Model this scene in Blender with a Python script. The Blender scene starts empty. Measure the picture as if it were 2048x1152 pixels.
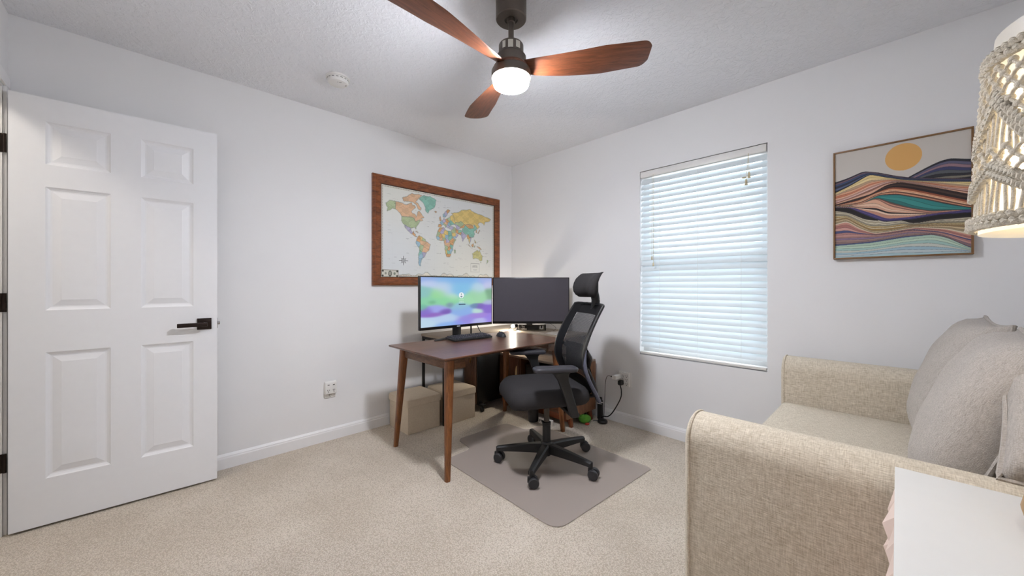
import bpy, bmesh, math, random
import numpy as np
from mathutils import Vector, Matrix
random.seed(7)
np.random.seed(7)
SC = bpy.context.scene
COL = SC.collection
PI = math.pi
R = math.radians

# ------------------------------------------------------------------ camera
F_PX, YAW, CAM_H, CAM_X, CAM_Y, HORIZON = 742.84, 0.80366, 1.1495, 2.9307, -2.8141, 570.43
cam = bpy.data.cameras.new('camera')
cam.sensor_fit = 'HORIZONTAL'
cam.sensor_width = 36.0
cam.lens = 36.0 * F_PX / 2048.0
cam.shift_y = -(576.0 - HORIZON) / 2048.0
cam.clip_start = 0.05
camo = bpy.data.objects.new('camera', cam)
COL.objects.link(camo)
camo.location = (CAM_X, CAM_Y, CAM_H)
camo.rotation_euler = (PI / 2, 0, YAW)
SC.camera = camo

# ------------------------------------------------------------------ light and exposure
SKY, FAN_LED, LAMP_BULB, DESK_SPOT, SCREEN = 4.0, 430.0, 52.0, 1000.0, 0.88
HALL_FILL = 65.0  # strength of the added, unseen fill in the hall
world = bpy.data.worlds.new('world')
SC.world = world
world.use_nodes = True
bg = world.node_tree.nodes['Background']
bg.inputs[0].default_value = (0.86, 0.94, 1.0, 1)
bg.inputs[1].default_value = SKY
vs = SC.view_settings
vs.view_transform = 'Standard'
vs.look = 'None'
vs.exposure = 0.0
vs.gamma = 1.0
vs.use_curve_mapping = False
SC.cycles.max_bounces = 8
SC.cycles.caustics_reflective = False
SC.cycles.caustics_refractive = False
portal = bpy.data.lights.new('window_portal', 'AREA')
portal.shape = 'RECTANGLE'
portal.size, portal.size_y = 0.9, 1.5
portal.cycles.is_portal = True
po = bpy.data.objects.new('window_portal', portal)
COL.objects.link(po)
po.location = (1.926, 0.17, 1.33)
po.rotation_euler = (-PI / 2, 0, 0)   # emits towards -y, into the room


# ------------------------------------------------------------------ helpers: colour and materials
def lin(c):
    if isinstance(c, str):
        c = [int(c[i:i + 2], 16) / 255 for i in (0, 2, 4)]
    return tuple(v / 12.92 if v <= 0.04045 else ((v + 0.055) / 1.055) ** 2.4 for v in c[:3])


MATS = {}


def new_mat(name):
    m = bpy.data.materials.new(name)
    m.use_nodes = True
    MATS[name] = m
    nt = m.node_tree
    return m, nt, nt.nodes['Principled BSDF'], nt.nodes['Material Output']


def setin(n, **kw):
    for k, v in kw.items():
        n.inputs[k.replace('_', ' ')].default_value = v


def coords(nt, scale=(1, 1, 1), rot=(0, 0, 0), kind='Object'):
    tc = nt.nodes.new('ShaderNodeTexCoord')
    mp = nt.nodes.new('ShaderNodeMapping')
    mp.inputs['Scale'].default_value = scale
    mp.inputs['Rotation'].default_value = rot
    nt.links.new(tc.outputs[kind], mp.inputs['Vector'])
    return mp.outputs['Vector']


def noise(nt, vec, scale, detail=3, rough=0.5, dist=0.0):
    n = nt.nodes.new('ShaderNodeTexNoise')
    n.inputs['Scale'].default_value = scale
    n.inputs['Detail'].default_value = detail
    n.inputs['Roughness'].default_value = rough
    n.inputs['Distortion'].default_value = dist
    nt.links.new(vec, n.inputs['Vector'])
    return n.outputs['Fac']


def ramp(nt, fac, stops):
    r = nt.nodes.new('ShaderNodeValToRGB')
    el = r.color_ramp.elements
    while len(el) < len(stops):
        el.new(0.5)
    for e, (p, c) in zip(el, stops):
        e.position = p
        e.color = (*lin(c), 1)
    nt.links.new(fac, r.inputs['Fac'])
    return r.outputs['Color']


def bump(nt, bsdf, height, strength=0.3, dist=0.01):
    b = nt.nodes.new('ShaderNodeBump')
    b.inputs['Strength'].default_value = strength
    b.inputs['Distance'].default_value = dist
    nt.links.new(height, b.inputs['Height'])
    nt.links.new(b.outputs['Normal'], bsdf.inputs['Normal'])


def math_node(nt, op, a, b):
    n = nt.nodes.new('ShaderNodeMath')
    n.operation = op
    for i, v in enumerate((a, b)):
        if isinstance(v, (int, float)):
            n.inputs[i].default_value = v
        else:
            nt.links.new(v, n.inputs[i])
    return n.outputs[0]


def plain(name, col, rough=0.5, metal=0.0, var=0.06, vscale=30, bmp=0.0, bscale=200, spec=0.5):
    """One colour with slight procedural variation and optional fine relief."""
    m, nt, p, o = new_mat(name)
    v = coords(nt)
    c = np.array(lin(col))
    f = noise(nt, v, vscale, 3)
    mix = nt.nodes.new('ShaderNodeMix')
    mix.data_type = 'RGBA'
    mix.inputs['A'].default_value = (*(c * (1 - var)), 1)
    mix.inputs['B'].default_value = (*np.minimum(c * (1 + var), 1), 1)
    nt.links.new(f, mix.inputs['Factor'])
    nt.links.new(mix.outputs['Result'], p.inputs['Base Color'])
    setin(p, Roughness=rough, Metallic=metal)
    p.inputs['Specular IOR Level'].default_value = spec
    if bmp:
        bump(nt, p, noise(nt, v, bscale, 4, 0.6), bmp, 0.004)
    return m


def wood(name, dark, light, scale, rough=0.4, bmp=0.05, streak=9):
    """Grain runs along the axis with the smallest scale."""
    m, nt, p, o = new_mat(name)
    v = coords(nt, scale)
    n1 = noise(nt, v, streak, 6, 0.6, 0.6)
    n2 = noise(nt, v, streak * 7, 3, 0.6)
    s = math_node(nt, 'ADD', math_node(nt, 'MULTIPLY', n1, 0.75), math_node(nt, 'MULTIPLY', n2, 0.25))
    c = ramp(nt, s, [(0.34, dark), (0.66, light)])
    nt.links.new(c, p.inputs['Base Color'])
    setin(p, Roughness=rough)
    bump(nt, p, s, bmp, 0.003)
    return m


def weave(name, c1, c2, n=260.0, rough=0.9, bmp=0.5, stretch=9, var=0.4):
    """Slubby linen: threads both ways, procedural."""
    m, nt, p, o = new_mat(name)
    q = n / stretch
    a = noise(nt, coords(nt, (q, n, n)), 1.0, 1, 0.5)
    b = noise(nt, coords(nt, (n, q, q)), 1.0, 1, 0.5)
    big = noise(nt, coords(nt), 5, 3)
    s = math_node(nt, 'ADD', math_node(nt, 'MULTIPLY', a, 0.56), math_node(nt, 'MULTIPLY', b, 0.44))
    s2 = math_node(nt, 'ADD', math_node(nt, 'MULTIPLY', s, 0.94), math_node(nt, 'MULTIPLY', big, 0.06))
    nt.links.new(ramp(nt, s2, [(0.5 - var / 2, c1), (0.5 + var / 2, c2)]), p.inputs['Base Color'])
    setin(p, Roughness=rough)
    p.inputs['Sheen Weight'].default_value = 0.15
    p.inputs['Specular IOR Level'].default_value = 0.2
    bump(nt, p, s, bmp, 0.003)
    return m


def emit(name, col, strength):
    m, nt, p, o = new_mat(name)
    setin(p, Base_Color=(0.8, 0.8, 0.8, 1), Emission_Color=(*lin(col), 1), Emission_Strength=strength)
    return m


def thin(name, col, opacity, rough=0.1, gloss=0.06):
    """See-through sheet: transparent mixed with a tinted diffuse and a little gloss."""
    m, nt, p, o = new_mat(name)
    tr = nt.nodes.new('ShaderNodeBsdfTransparent')
    mx = nt.nodes.new('ShaderNodeMixShader')
    setin(p, Base_Color=(*lin(col), 1), Roughness=rough)
    p.inputs['Specular IOR Level'].default_value = gloss * 8
    mx.inputs[0].default_value = opacity
    nt.links.new(tr.outputs[0], mx.inputs[1])
    nt.links.new(p.outputs[0], mx.inputs[2])
    nt.links.new(mx.outputs[0], o.inputs['Surface'])
    return m


def translucent(name, col, amount, rough=0.6):
    m, nt, p, o = new_mat(name)
    t = nt.nodes.new('ShaderNodeBsdfTranslucent')
    mx = nt.nodes.new('ShaderNodeMixShader')
    t.inputs[0].default_value = (*lin(col), 1)
    setin(p, Base_Color=(*lin(col), 1), Roughness=rough)
    mx.inputs[0].default_value = amount
    nt.links.new(p.outputs[0], mx.inputs[1])
    nt.links.new(t.outputs[0], mx.inputs[2])
    nt.links.new(mx.outputs[0], o.inputs['Surface'])
    return m


def printed(name, rough=0.6, emission=0.0):
    """Flat print / screen picture stored per vertex on a fine sheet."""
    m, nt, p, o = new_mat(name)
    a = nt.nodes.new('ShaderNodeAttribute')
    a.attribute_name = 'print'
    setin(p, Roughness=rough)
    if emission:
        setin(p, Base_Color=(0.01, 0.01, 0.01, 1), Emission_Strength=emission)
        nt.links.new(a.outputs['Color'], p.inputs['Emission Color'])
        m.cycles.emission_sampling = 'NONE'      # a dim, finely meshed picture: found by reflection rays
    else:
        nt.links.new(a.outputs['Color'], p.inputs['Base Color'])
    return m


# ------------------------------------------------------------------ helpers: meshes
class MB:
    """Collects shapes into one mesh."""

    def __init__(s):
        s.bm = bmesh.new()

    def box(s, x0, x1, y0, y1, z0, z1, bev=0.0, seg=2, M=None):
        b = bmesh.new()
        bmesh.ops.create_cube(b, size=1.0)
        for v in b.verts:
            v.co = Vector(((x0 + x1) / 2 + v.co.x * (x1 - x0), (y0 + y1) / 2 + v.co.y * (y1 - y0), (z0 + z1) / 2 + v.co.z * (z1 - z0)))
        if bev:
            bmesh.ops.bevel(b, geom=b.edges[:] , offset=bev, segments=seg, profile=0.5, affect='EDGES', clamp_overlap=True)
        return s._merge(b, M)

    def _merge(s, b, M=None):
        if M is not None:
            bmesh.ops.transform(b, matrix=M, verts=b.verts)
        me = bpy.data.meshes.new('tmp')
        b.to_mesh(me)
        b.free()
        s.bm.from_mesh(me)
        bpy.data.meshes.remove(me)
        return s

    def rings(s, rings, caps=True, closed=True, M=None):
        """Loft a list of rings (lists of points)."""
        b = bmesh.new()
        rv = [[b.verts.new(p) for p in r] for r in rings]
        n = len(rings[0])
        for a, c in zip(rv, rv[1:]):
            for i in range(n if closed else n - 1):
                j = (i + 1) % n
                try:
                    b.faces.new((a[i], a[j], c[j], c[i]))
                except ValueError:
                    pass
        if caps and closed:
            if caps != 'end':
                b.faces.new(list(reversed(rv[0])))
            b.faces.new(rv[-1])
        bmesh.ops.recalc_face_normals(b, faces=b.faces)
        return s._merge(b, M)

    def lathe(s, prof, n=32, cx=0, cy=0, cz=0, caps=True, M=None):
        rs = []
        for r, z in prof:
            r = max(r, 1e-4)
            rs.append([(cx + r * math.cos(2 * PI * k / n), cy + r * math.sin(2 * PI * k / n), cz + z) for k in range(n)])
        return s.rings(rs, caps, True, M)

    def tube(s, pts, rad, n=8, caps=True, closed=False, M=None):
        pts = [Vector(p) for p in pts]
        rs = []
        up = Vector((0.123, 0.31, 0.94))
        N = len(pts)
        for i, p in enumerate(pts):
            if closed:
                t = pts[(i + 1) % N] - pts[i - 1]
            else:
                t = pts[min(i + 1, N - 1)] - pts[max(i - 1, 0)]
            t.normalize()
            if abs(t.dot(up)) > 0.97:
                up = Vector((1, 0.2, 0.1))
            a = t.cross(up).normalized()
            c = t.cross(a).normalized()
            up = -c if False else up
            r = rad[i] if isinstance(rad, (list, tuple)) else rad
            rs.append([p + (a * math.cos(2 * PI * k / n) + c * math.sin(2 * PI * k / n)) * r for k in range(n)])
        if closed:
            rs.append(rs[0])
            return s.rings(rs, False, True, M)
        return s.rings(rs, caps, True, M)

    def prism(s, poly, axis, a0, a1, bev=0.0, M=None):
        """Extrude a 2-D polygon along axis; poly in the other two axes in order."""
        def P(u, v, w):
            return {0: (w, u, v), 1: (u, w, v), 2: (u, v, w)}[axis]
        b = bmesh.new()
        lo = [b.verts.new(P(u, v, a0)) for u, v in poly]
        hi = [b.verts.new(P(u, v, a1)) for u, v in poly]
        n = len(poly)
        b.faces.new(lo)
        b.faces.new(hi)
        for i in range(n):
            j = (i + 1) % n
            b.faces.new((lo[i], lo[j], hi[j], hi[i]))
        bmesh.ops.recalc_face_normals(b, faces=b.faces)
        if bev:
            bmesh.ops.bevel(b, geom=b.edges[:], offset=bev, segments=2, profile=0.5, affect='EDGES', clamp_overlap=True)
        return s._merge(b, M)

    def sheet(s, grid, thick=0.0, M=None):
        """Quad sheet from a 2-D array of points (open)."""
        b = bmesh.new()
        vv = [[b.verts.new(p) for p in row] for row in grid]
        for r0, r1 in zip(vv, vv[1:]):
            for i in range(len(r0) - 1):
                b.faces.new((r0[i], r0[i + 1], r1[i + 1], r1[i]))
        if thick:
            bmesh.ops.solidify(b, geom=b.faces[:], thickness=thick)
        bmesh.ops.recalc_face_normals(b, faces=b.faces)
        return s._merge(b, M)

    def ball(s, c, r, u=12, v=8, M=None):
        b = bmesh.new()
        bmesh.ops.create_uvsphere(b, u_segments=u, v_segments=v, radius=1.0)
        rr = r if isinstance(r, (list, tuple)) else (r, r, r)
        for w in b.verts:
            w.co = Vector((c[0] + w.co.x * rr[0], c[1] + w.co.y * rr[1], c[2] + w.co.z * rr[2]))
        return s._merge(b, M)

    def poly(s, pts):
        b = bmesh.new()
        b.faces.new([b.verts.new(p) for p in pts])
        return s._merge(b)

    def build(s, name, material, parent=None, smooth=True, angle=38, world=False, off=None):
        me = bpy.data.meshes.new(name)
        if world and parent is not None:
            root = parent
            while root.parent:
                root = root.parent
            bmesh.ops.translate(s.bm, vec=-root.location, verts=s.bm.verts)
        s.bm.to_mesh(me)
        s.bm.free()
        if smooth:
            me.polygons.foreach_set('use_smooth', [True] * len(me.polygons))
            me.set_sharp_from_angle(angle=R(angle))
        me.materials.append(material if not isinstance(material, str) else MATS[material])
        o = bpy.data.objects.new(name, me)
        COL.objects.link(o)
        if parent is not None:
            o.parent = parent
        return o


def tag(o, label=None, cat=None, group=None, kind=None):
    if label:
        o['label'] = label
    if cat:
        o['category'] = cat
    if group:
        o['group'] = group
    if kind:
        o['kind'] = kind
    return o


def thing(name, loc, label, cat, rz=0.0, group=None, kind=None):
    o = bpy.data.objects.new(name, None)
    o.empty_display_size = 0.05
    o.location = loc
    o.rotation_euler = (0, 0, rz)
    COL.objects.link(o)
    return tag(o, label, cat, group, kind)


def piece(name, mesh, material, parent, loc=(0, 0, 0), rot=(0, 0, 0)):
    """Another object that shares mesh data."""
    o = bpy.data.objects.new(name, mesh)
    o.location = loc
    o.rotation_euler = rot
    o.parent = parent
    COL.objects.link(o)
    return o


def spline(pts, n=8):
    """Catmull-Rom through the points."""
    P = [Vector(p) for p in pts]
    P = [P[0] * 2 - P[1]] + P + [P[-1] * 2 - P[-2]]
    out = []
    for i in range(1, len(P) - 2):
        for k in range(n):
            t = k / n
            a, b, c, d = P[i - 1], P[i], P[i + 1], P[i + 2]
            out.append(0.5 * ((2 * b) + (c - a) * t + (2 * a - 5 * b + 4 * c - d) * t * t + (3 * b - a - 3 * c + d) * t ** 3))
    out.append(P[-2])
    return out


def rrect(w, d, r, n=6, cx=0, cy=0):
    """Rounded rectangle outline."""
    out = []
    for sx, sy, a0 in ((1, 1, 0), (-1, 1, PI / 2), (-1, -1, PI), (1, -1, 1.5 * PI)):
        for k in range(n + 1):
            a = a0 + PI / 2 * k / n
            out.append((cx + sx * (w / 2 - r) + r * math.cos(a), cy + sy * (d / 2 - r) + r * math.sin(a)))
    return out


def print_sheet(name, o, du, dv, rgb, material, parent, world=True):
    """Sheet carrying a printed picture; rgb[nv, nu, 3] sRGB 0..1, row 0 at the top (o = top-left corner)."""
    nv, nu = rgb.shape[:2]
    o, du, dv = np.array(o, float), np.array(du, float), np.array(dv, float)
    root = parent
    while root.parent:
        root = root.parent
    if world:
        o = o - np.array(root.location)
    U, V = np.meshgrid(np.linspace(0, 1, nu), np.linspace(0, 1, nv))
    co = o + U[..., None] * du + V[..., None] * dv
    idx = np.arange(nu * nv).reshape(nv, nu)
    q = np.stack([idx[:-1, :-1], idx[1:, :-1], idx[1:, 1:], idx[:-1, 1:]], -1).reshape(-1, 4)
    me = bpy.data.meshes.new(name)
    me.vertices.add(nu * nv)
    me.vertices.foreach_set('co', co.reshape(-1))
    me.loops.add(q.size)
    me.loops.foreach_set('vertex_index', q.reshape(-1))
    me.polygons.add(len(q))
    me.polygons.foreach_set('loop_start', np.arange(0, q.size, 4))
    me.update(calc_edges=True)
    c = np.clip(rgb.reshape(-1, 3), 0, 1)
    c = np.where(c <= 0.04045, c / 12.92, ((c + 0.055) / 1.055) ** 2.4)
    at = me.attributes.new('print', 'FLOAT_COLOR', 'POINT')
    at.data.foreach_set('color', np.concatenate([c, np.ones((len(c), 1))], 1).reshape(-1))
    me.materials.append(MATS[material])
    ob = bpy.data.objects.new(name, me)
    COL.objects.link(ob)
    ob.parent = parent
    return ob


def text_mesh(name, body, size, M, material, parent, bold=0.0, extrude=0.0004):
    cu = bpy.data.curves.new(name, 'FONT')
    cu.body = body
    cu.size = size
    cu.extrude = extrude
    cu.offset = bold
    cu.resolution_u = 3
    t = bpy.data.objects.new(name + '_tmp', cu)
    COL.objects.link(t)
    bpy.context.view_layer.update()
    me = bpy.data.meshes.new_from_object(t.evaluated_get(bpy.context.evaluated_depsgraph_get()))
    bpy.data.objects.remove(t)
    bpy.data.curves.remove(cu)
    me.transform(M)
    root = parent
    while root.parent:
        root = root.parent
    me.transform(Matrix.Translation(-root.location))
    me.materials.clear()
    me.materials.append(MATS[material])
    o = bpy.data.objects.new(name, me)
    COL.objects.link(o)
    o.parent = parent
    return o


# ------------------------------------------------------------------ materials
def wall_paint(name, col, bs, st, sc):
    m, nt, p, o = new_mat(name)
    v = coords(nt)
    setin(p, Roughness=0.85)
    p.inputs['Specular IOR Level'].default_value = 0.25
    c = np.array(lin(col))
    mix = nt.nodes.new('ShaderNodeMix')
    mix.data_type = 'RGBA'
    mix.inputs['A'].default_value = (*(c * 0.985), 1)
    mix.inputs['B'].default_value = (*np.minimum(c * 1.015, 1), 1)
    nt.links.new(noise(nt, v, 3, 1), mix.inputs['Factor'])
    nt.links.new(mix.outputs['Result'], p.inputs['Base Color'])
    if bs:
        h = ramp(nt, noise(nt, v, sc, 3, 0.62, 0.8), [(0.45, '000000'), (0.62, 'ffffff')])
        bump(nt, p, h, bs, st)
    return m


wall_paint('wall_paint', 'eae9e9', 0.0, 0.002, 60)
wall_paint('ceiling_paint', 'eff0f4', 0.4, 0.006, 34)
plain('trim_white', 'ecebeb', 0.35, var=0.02)
plain('door_white', 'ececee', 0.4, var=0.015)
plain('bronze', '2a1f1a', 0.35, 0.6, var=0.15)
plain('plastic_white', 'e6e4e0', 0.4, var=0.03)
plain('slot_dark', '2c2824', 0.6)
plain('black_plastic', '1c1b1b', 0.55, var=0.12)
plain('black_satin', '121213', 0.3, var=0.1)
plain('screen_off', '454149', 0.38, var=0.05)  # base colour raised to carry the reflection haze on the dark screen
plain('dark_grey', '2b2a2c', 0.45, var=0.1)
plain('grey_plastic', '313035', 0.4, var=0.1)
plain('black_metal', '1d1a19', 0.4, 0.3)
plain('chrome', 'b9b9b9', 0.2, 1.0, var=0.03)
plain('gunmetal', '4a443f', 0.35, 0.8)
plain('brass', 'b08a4a', 0.3, 0.9, var=0.15)
plain('fan_bronze', '5c534b', 0.45, 0.25, var=0.08)
plain('sticker', 'd9d6cb', 0.6, var=0.04, vscale=90)
plain('black_fabric', '343233', 0.95, var=0.25, vscale=500, bmp=0.5, bscale=900, spec=0.2)
plain('mesh_frame', '17161a', 0.6, var=0.2, vscale=400, bmp=0.2, bscale=700)
plain('edge_highlight_grey', '5a5d6e', 0.35, var=0.08)  # bluish highlight on the backrest's outer edge, put into the colour
plain('paper', 'dcd5cc', 0.8, var=0.04)
plain('plush_green', '5c9a34', 0.95, var=0.3, vscale=80, bmp=0.6, bscale=300)
plain('plush_red', 'c44a3a', 0.9, var=0.2)
plain('taupe_laminate', '9a8c7b', 0.5, var=0.08)
plain('taupe_edge', 'b3a48d', 0.6, var=0.06)
plain('white_lacquer', 'dfddd8', 0.45, var=0.015)
plain('blush_lacquer', 'e3cdc0', 0.5, var=0.05)
plain('lamp_wood', 'a8814f', 0.4, var=0.3, vscale=14)
plain('ink_white', 'e9e6df', 0.5, var=0.02)
plain('logo_grey', 'c9ccd6', 0.4, var=0.02)
plain('sign_black', '2d2824', 0.5, var=0.08)
plain('cord_ivory', 'c9bd9e', 0.8, var=0.1)
plain('cream', 'd8bf8c', 0.6)
plain('rope', 'e2d8c6', 0.95, var=0.28, vscale=160, bmp=0.9, bscale=420, spec=0.1)
plain('frame_inner', '2e1c12', 0.5)
plain('art_frame', '7d5a35', 0.45, var=0.25, vscale=25)
wood('walnut_top', '3c261b', '77503c', (16, 1.0, 16), 0.3, 0.05, 4)
wood('walnut_leg', '5a3116', '8e5930', (24, 24, 2.5), 0.38, 0.04, 5)
wood('walnut_apron', '4a3020', '7a5539', (6, 6, 24), 0.42, 0.04, 4)
wood('cabinet_wood', '3d2113', '6d452c', (10, 10, 1.2), 0.42, 0.04, 5)
wood('cabinet_top_glare', '77685c', 'a39384', (1.4, 16, 16), 0.16, 0.03, 4)  # lighter grey tone: glare of the bright wall put into the top's colour
wood('cabinet_side', '6e4a34', '8c6449', (10, 10, 1.2), 0.42, 0.04, 5)
wood('cherry_leg', '5e2a10', '8a4a24', (20, 20, 2), 0.4, 0.03, 5)
wood('map_frame_wood', '55280f', '95552c', (3, 2.2, 9), 0.35, 0.06, 6)
wood('slat_wood', '4f3324', '7b5842', (24, 24, 1.2), 0.5, 0.03, 6)
wood('blade_wood', '4a2614', '78452b', (1.6, 22, 22), 0.38, 0.02, 4)
weave('sofa_linen', 'a99a82', 'e9dfcd', 430, 0.95, 0.5, 9, 0.5)
weave('cushion_linen', '938b82', 'c4bcb3', 480, 0.95, 0.6, 7, 0.55)
weave('ottoman_linen', 'c6b59d', 'dccdb8', 520, 0.95, 0.25, 5, 0.5)
translucent('slat_vinyl', 'e6edf0', 0.14, 0.5)
translucent('shade_liner', 'f8f4ea', 0.72, 0.8)
thin('window_glass', 'e8f4f2', 0.06, 0.02, 0.12)
thin('mat_vinyl', 'b9aca4', 0.46, 0.38, 0.05)
printed('map_print', 0.75)
printed('art_print', 0.7)
printed('screen_picture', 0.4, SCREEN)
printed('bill_print', 0.8)
emit('led_diffuser', 'f3f6ff', FAN_LED)
emit('lamp_bulb', 'fff0d8', LAMP_BULB)
emit('spot_lens', 'fff6e6', DESK_SPOT)


def carpet():
    m, nt, p, o = new_mat('carpet')
    v = coords(nt)
    vo = nt.nodes.new('ShaderNodeTexVoronoi')
    vo.inputs['Scale'].default_value = 150
    vo.inputs['Randomness'].default_value = 0.85
    nt.links.new(coords(nt, (1, 1.25, 1)), vo.inputs['Vector'])
    n1 = noise(nt, v, 2.2, 2, 0.6)
    n2 = noise(nt, v, 260, 1, 0.6)
    s = math_node(nt, 'ADD', math_node(nt, 'MULTIPLY', n1, 0.22), math_node(nt, 'MULTIPLY', n2, 0.3))
    s = math_node(nt, 'ADD', s, math_node(nt, 'MULTIPLY', vo.outputs['Distance'], -0.35))
    nt.links.new(ramp(nt, s, [(0.0, 'b8ab99'), (0.15, 'd8ccbc'), (0.3, 'e6ddd0')]), p.inputs['Base Color'])
    setin(p, Roughness=1.0)
    p.inputs['Specular IOR Level'].default_value = 0.1
    p.inputs['Sheen Weight'].default_value = 0.2
    h = math_node(nt, 'ADD', math_node(nt, 'MULTIPLY', vo.outputs['Distance'], -1.0), math_node(nt, 'MULTIPLY', n2, 0.6))
    bump(nt, p, h, 0.7, 0.006)
    return m


carpet()


def backrest_mesh():
    """Woven chair mesh: fine holes."""
    m, nt, p, o = new_mat('chair_mesh')
    setin(p, Base_Color=(*lin('2a292b'), 1), Roughness=0.8)
    tr = nt.nodes.new('ShaderNodeBsdfTransparent')
    mx = nt.nodes.new('ShaderNodeMixShader')
    w = nt.nodes.new('ShaderNodeTexWave')
    w.bands_direction = 'Z'
    w.inputs['Scale'].default_value = 60
    w.inputs['Distortion'].default_value = 1.5
    w.inputs['Detail Scale'].default_value = 3
    nt.links.new(coords(nt), w.inputs['Vector'])
    f = math_node(nt, 'ADD', math_node(nt, 'MULTIPLY', w.outputs['Fac'], 0.16), 0.72)
    nt.links.new(f, mx.inputs[0])
    nt.links.new(tr.outputs[0], mx.inputs[1])
    nt.links.new(p.outputs[0], mx.inputs[2])
    nt.links.new(mx.outputs[0], o.inputs['Surface'])


backrest_mesh()

# ------------------------------------------------------------------ room shell
XR, YF, H = 3.42, -3.313, 2.44
YH = -4.45
WX0, WX1, WZ0, WZ1 = 1.493, 2.357, 0.595, 2.06
DX0, DX1, DZ = 0.095, 0.865, 2.06


def struct(name, mb, m):
    return tag(mb.build(name, m, smooth=False), kind='structure')


struct('floor', MB().box(-0.1, XR + 0.1, YH, 0.14, -0.08, 0), 'carpet')
struct('ceiling', MB().box(-0.1, XR + 0.1, YH, 0.14, H, H + 0.08), 'ceiling_paint')
struct('wall_left', MB().box(-0.1, 0, YH, 0.14, 0, H), 'wall_paint')
struct('wall_right', MB().box(XR, XR + 0.1, YH, 0.14, 0, H), 'wall_paint')
wb = MB()
wb.box(0, WX0, 0, 0.14, 0, H).box(WX1, XR, 0, 0.14, 0, H)
wb.box(WX0, WX1, 0, 0.14, 0, WZ0).box(WX0, WX1, 0, 0.14, WZ1, H)
struct('wall_back', wb, 'wall_paint')
wf = MB()
wf.box(0, DX0 - 0.02, YF - 0.12, YF, 0, H).box(DX1 + 0.02, XR, YF - 0.12, YF, 0, H).box(DX0 - 0.02, DX1 + 0.02, YF - 0.12, YF, DZ + 0.02, H)
struct('wall_front', wf, 'wall_paint')
struct('wall_hall', MB().box(0, XR, YH, YH + 0.1, 0, H), 'wall_paint')


def base_profile(t, h):
    return [(0, 0), (t, 0), (t, h * 0.72), (t * 0.8, h * 0.8), (t * 0.8, h * 0.86), (t * 0.55, h * 0.93), (t * 0.3, h), (0, h)]


struct('baseboard_left', MB().prism([(a, b) for a, b in base_profile(0.014, 0.09)], 1, YF, -0.014), 'trim_white')
struct('baseboard_back', MB().prism([(-a, b) for a, b in base_profile(0.014, 0.09)], 0, 0, XR), 'trim_white')
struct('baseboard_right', MB().prism([(XR - a, b) for a, b in base_profile(0.014, 0.09)], 1, YF, -0.014), 'trim_white')
# door jamb, stop and casing in the opening of the front wall
jm = MB()
jm.box(DX0 - 0.02, DX0, YF - 0.12, YF, 0, DZ + 0.02).box(DX1, DX1 + 0.02, YF - 0.12, YF, 0, DZ + 0.02).box(DX0, DX1, YF - 0.12, YF, DZ, DZ + 0.02)
jm.box(DX0, DX0 + 0.011, YF - 0.075, YF - 0.04, 0, DZ).box(DX1 - 0.011, DX1, YF - 0.075, YF - 0.04, 0, DZ)
struct('trim_1', jm, 'trim_white')
cs = MB()
cs.box(DX0 - 0.07, DX0 - 0.008, YF, YF + 0.012, 0, DZ + 0.0078, 0.003)
cs.box(DX1 + 0.008, DX1 + 0.07, YF, YF + 0.012, 0, DZ + 0.0078, 0.003)
cs.box(DX0 - 0.07, DX1 + 0.07, YF, YF + 0.012, DZ + 0.008, DZ + 0.065, 0.003)
struct('trim_2', cs, 'trim_white')

hl = thing('added_hall_fill', (0.7, -3.9, H), 'added, unseen round fill light on the hall ceiling outside the door', 'lamp')  # out-of-view fixture added to brighten the jamb and send fill through the doorway
MB().lathe([(0.14, 0.0), (0.14, -0.02), (0.13, -0.024)], 32).build('rim', 'trim_white', hl)
MB().lathe([(0.128, -0.02), (0.12, -0.04), (0.06, -0.055), (0.0, -0.058)], 32).build('diffuser', emit('hall_fill_glow', 'fff6e8', HALL_FILL), hl)

# ------------------------------------------------------------------ window in the back wall
win = thing('window_1', (1.925, 0.1, WZ0), 'white double-hung window with two panes behind the blind', None, kind='structure')
fr = MB()
fr.box(WX0, WX0 + 0.045, 0.075, 0.13, WZ0, WZ1).box(WX1 - 0.045, WX1, 0.075, 0.13, WZ0, WZ1)
fr.box(WX0 + 0.045, WX1 - 0.045, 0.076, 0.13, WZ0, WZ0 + 0.05).box(WX0 + 0.045, WX1 - 0.045, 0.076, 0.13, WZ1 - 0.05, WZ1)
fr.build('window_frame', 'trim_white', win, smooth=False, world=True)
MB().box(WX0 + 0.045, WX1 - 0.045, 0.07, 0.115, 1.295, 1.365, 0.004).build('meeting_rail', 'trim_white', win, world=True)
MB().box(WX0 + 0.04, WX1 - 0.04, 0.10, 0.104, 1.36, WZ1 - 0.045).build('pane', 'window_glass', win, smooth=False, world=True)
MB().box(WX0 + 0.04, WX1 - 0.04, 0.09, 0.094, WZ0 + 0.045, 1.30).build('pane', 'window_glass', win, smooth=False, world=True)

# ------------------------------------------------------------------ the blind
bl = thing('window_blind', (1.925, 0.03, WZ0), 'white faux-wood slatted blind covering the window, slats tilted shut', 'blind')
BX0, BX1 = WX0 + 0.006, WX1 - 0.006
MB().box(BX0, BX1, -0.004, 0.05, WZ1 - 0.055, WZ1 - 0.006, 0.003).build('headrail', 'plastic_white', bl, world=True)
PITCH = 0.0432
ztop = WZ1 - 0.085
nslat = int((ztop - (WZ0 + 0.05)) / PITCH) + 1
sl = MB()
hw, tl = 0.0255, R(58)
prof = []
for k in range(5):
    u = -1 + k / 2
    prof.append((u * hw, 0.0035 * (1 - u * u)))
ring = [(y, z + 0.0013) for y, z in prof] + [(y, z - 0.0013) for y, z in reversed(prof)]
sl.prism(ring, 0, -(BX1 - BX0) / 2, (BX1 - BX0) / 2)
slat0 = sl.build('slat', 'slat_vinyl', bl)
slat0.location = (0, 0.005 - 0.012, ztop - WZ0)
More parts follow.
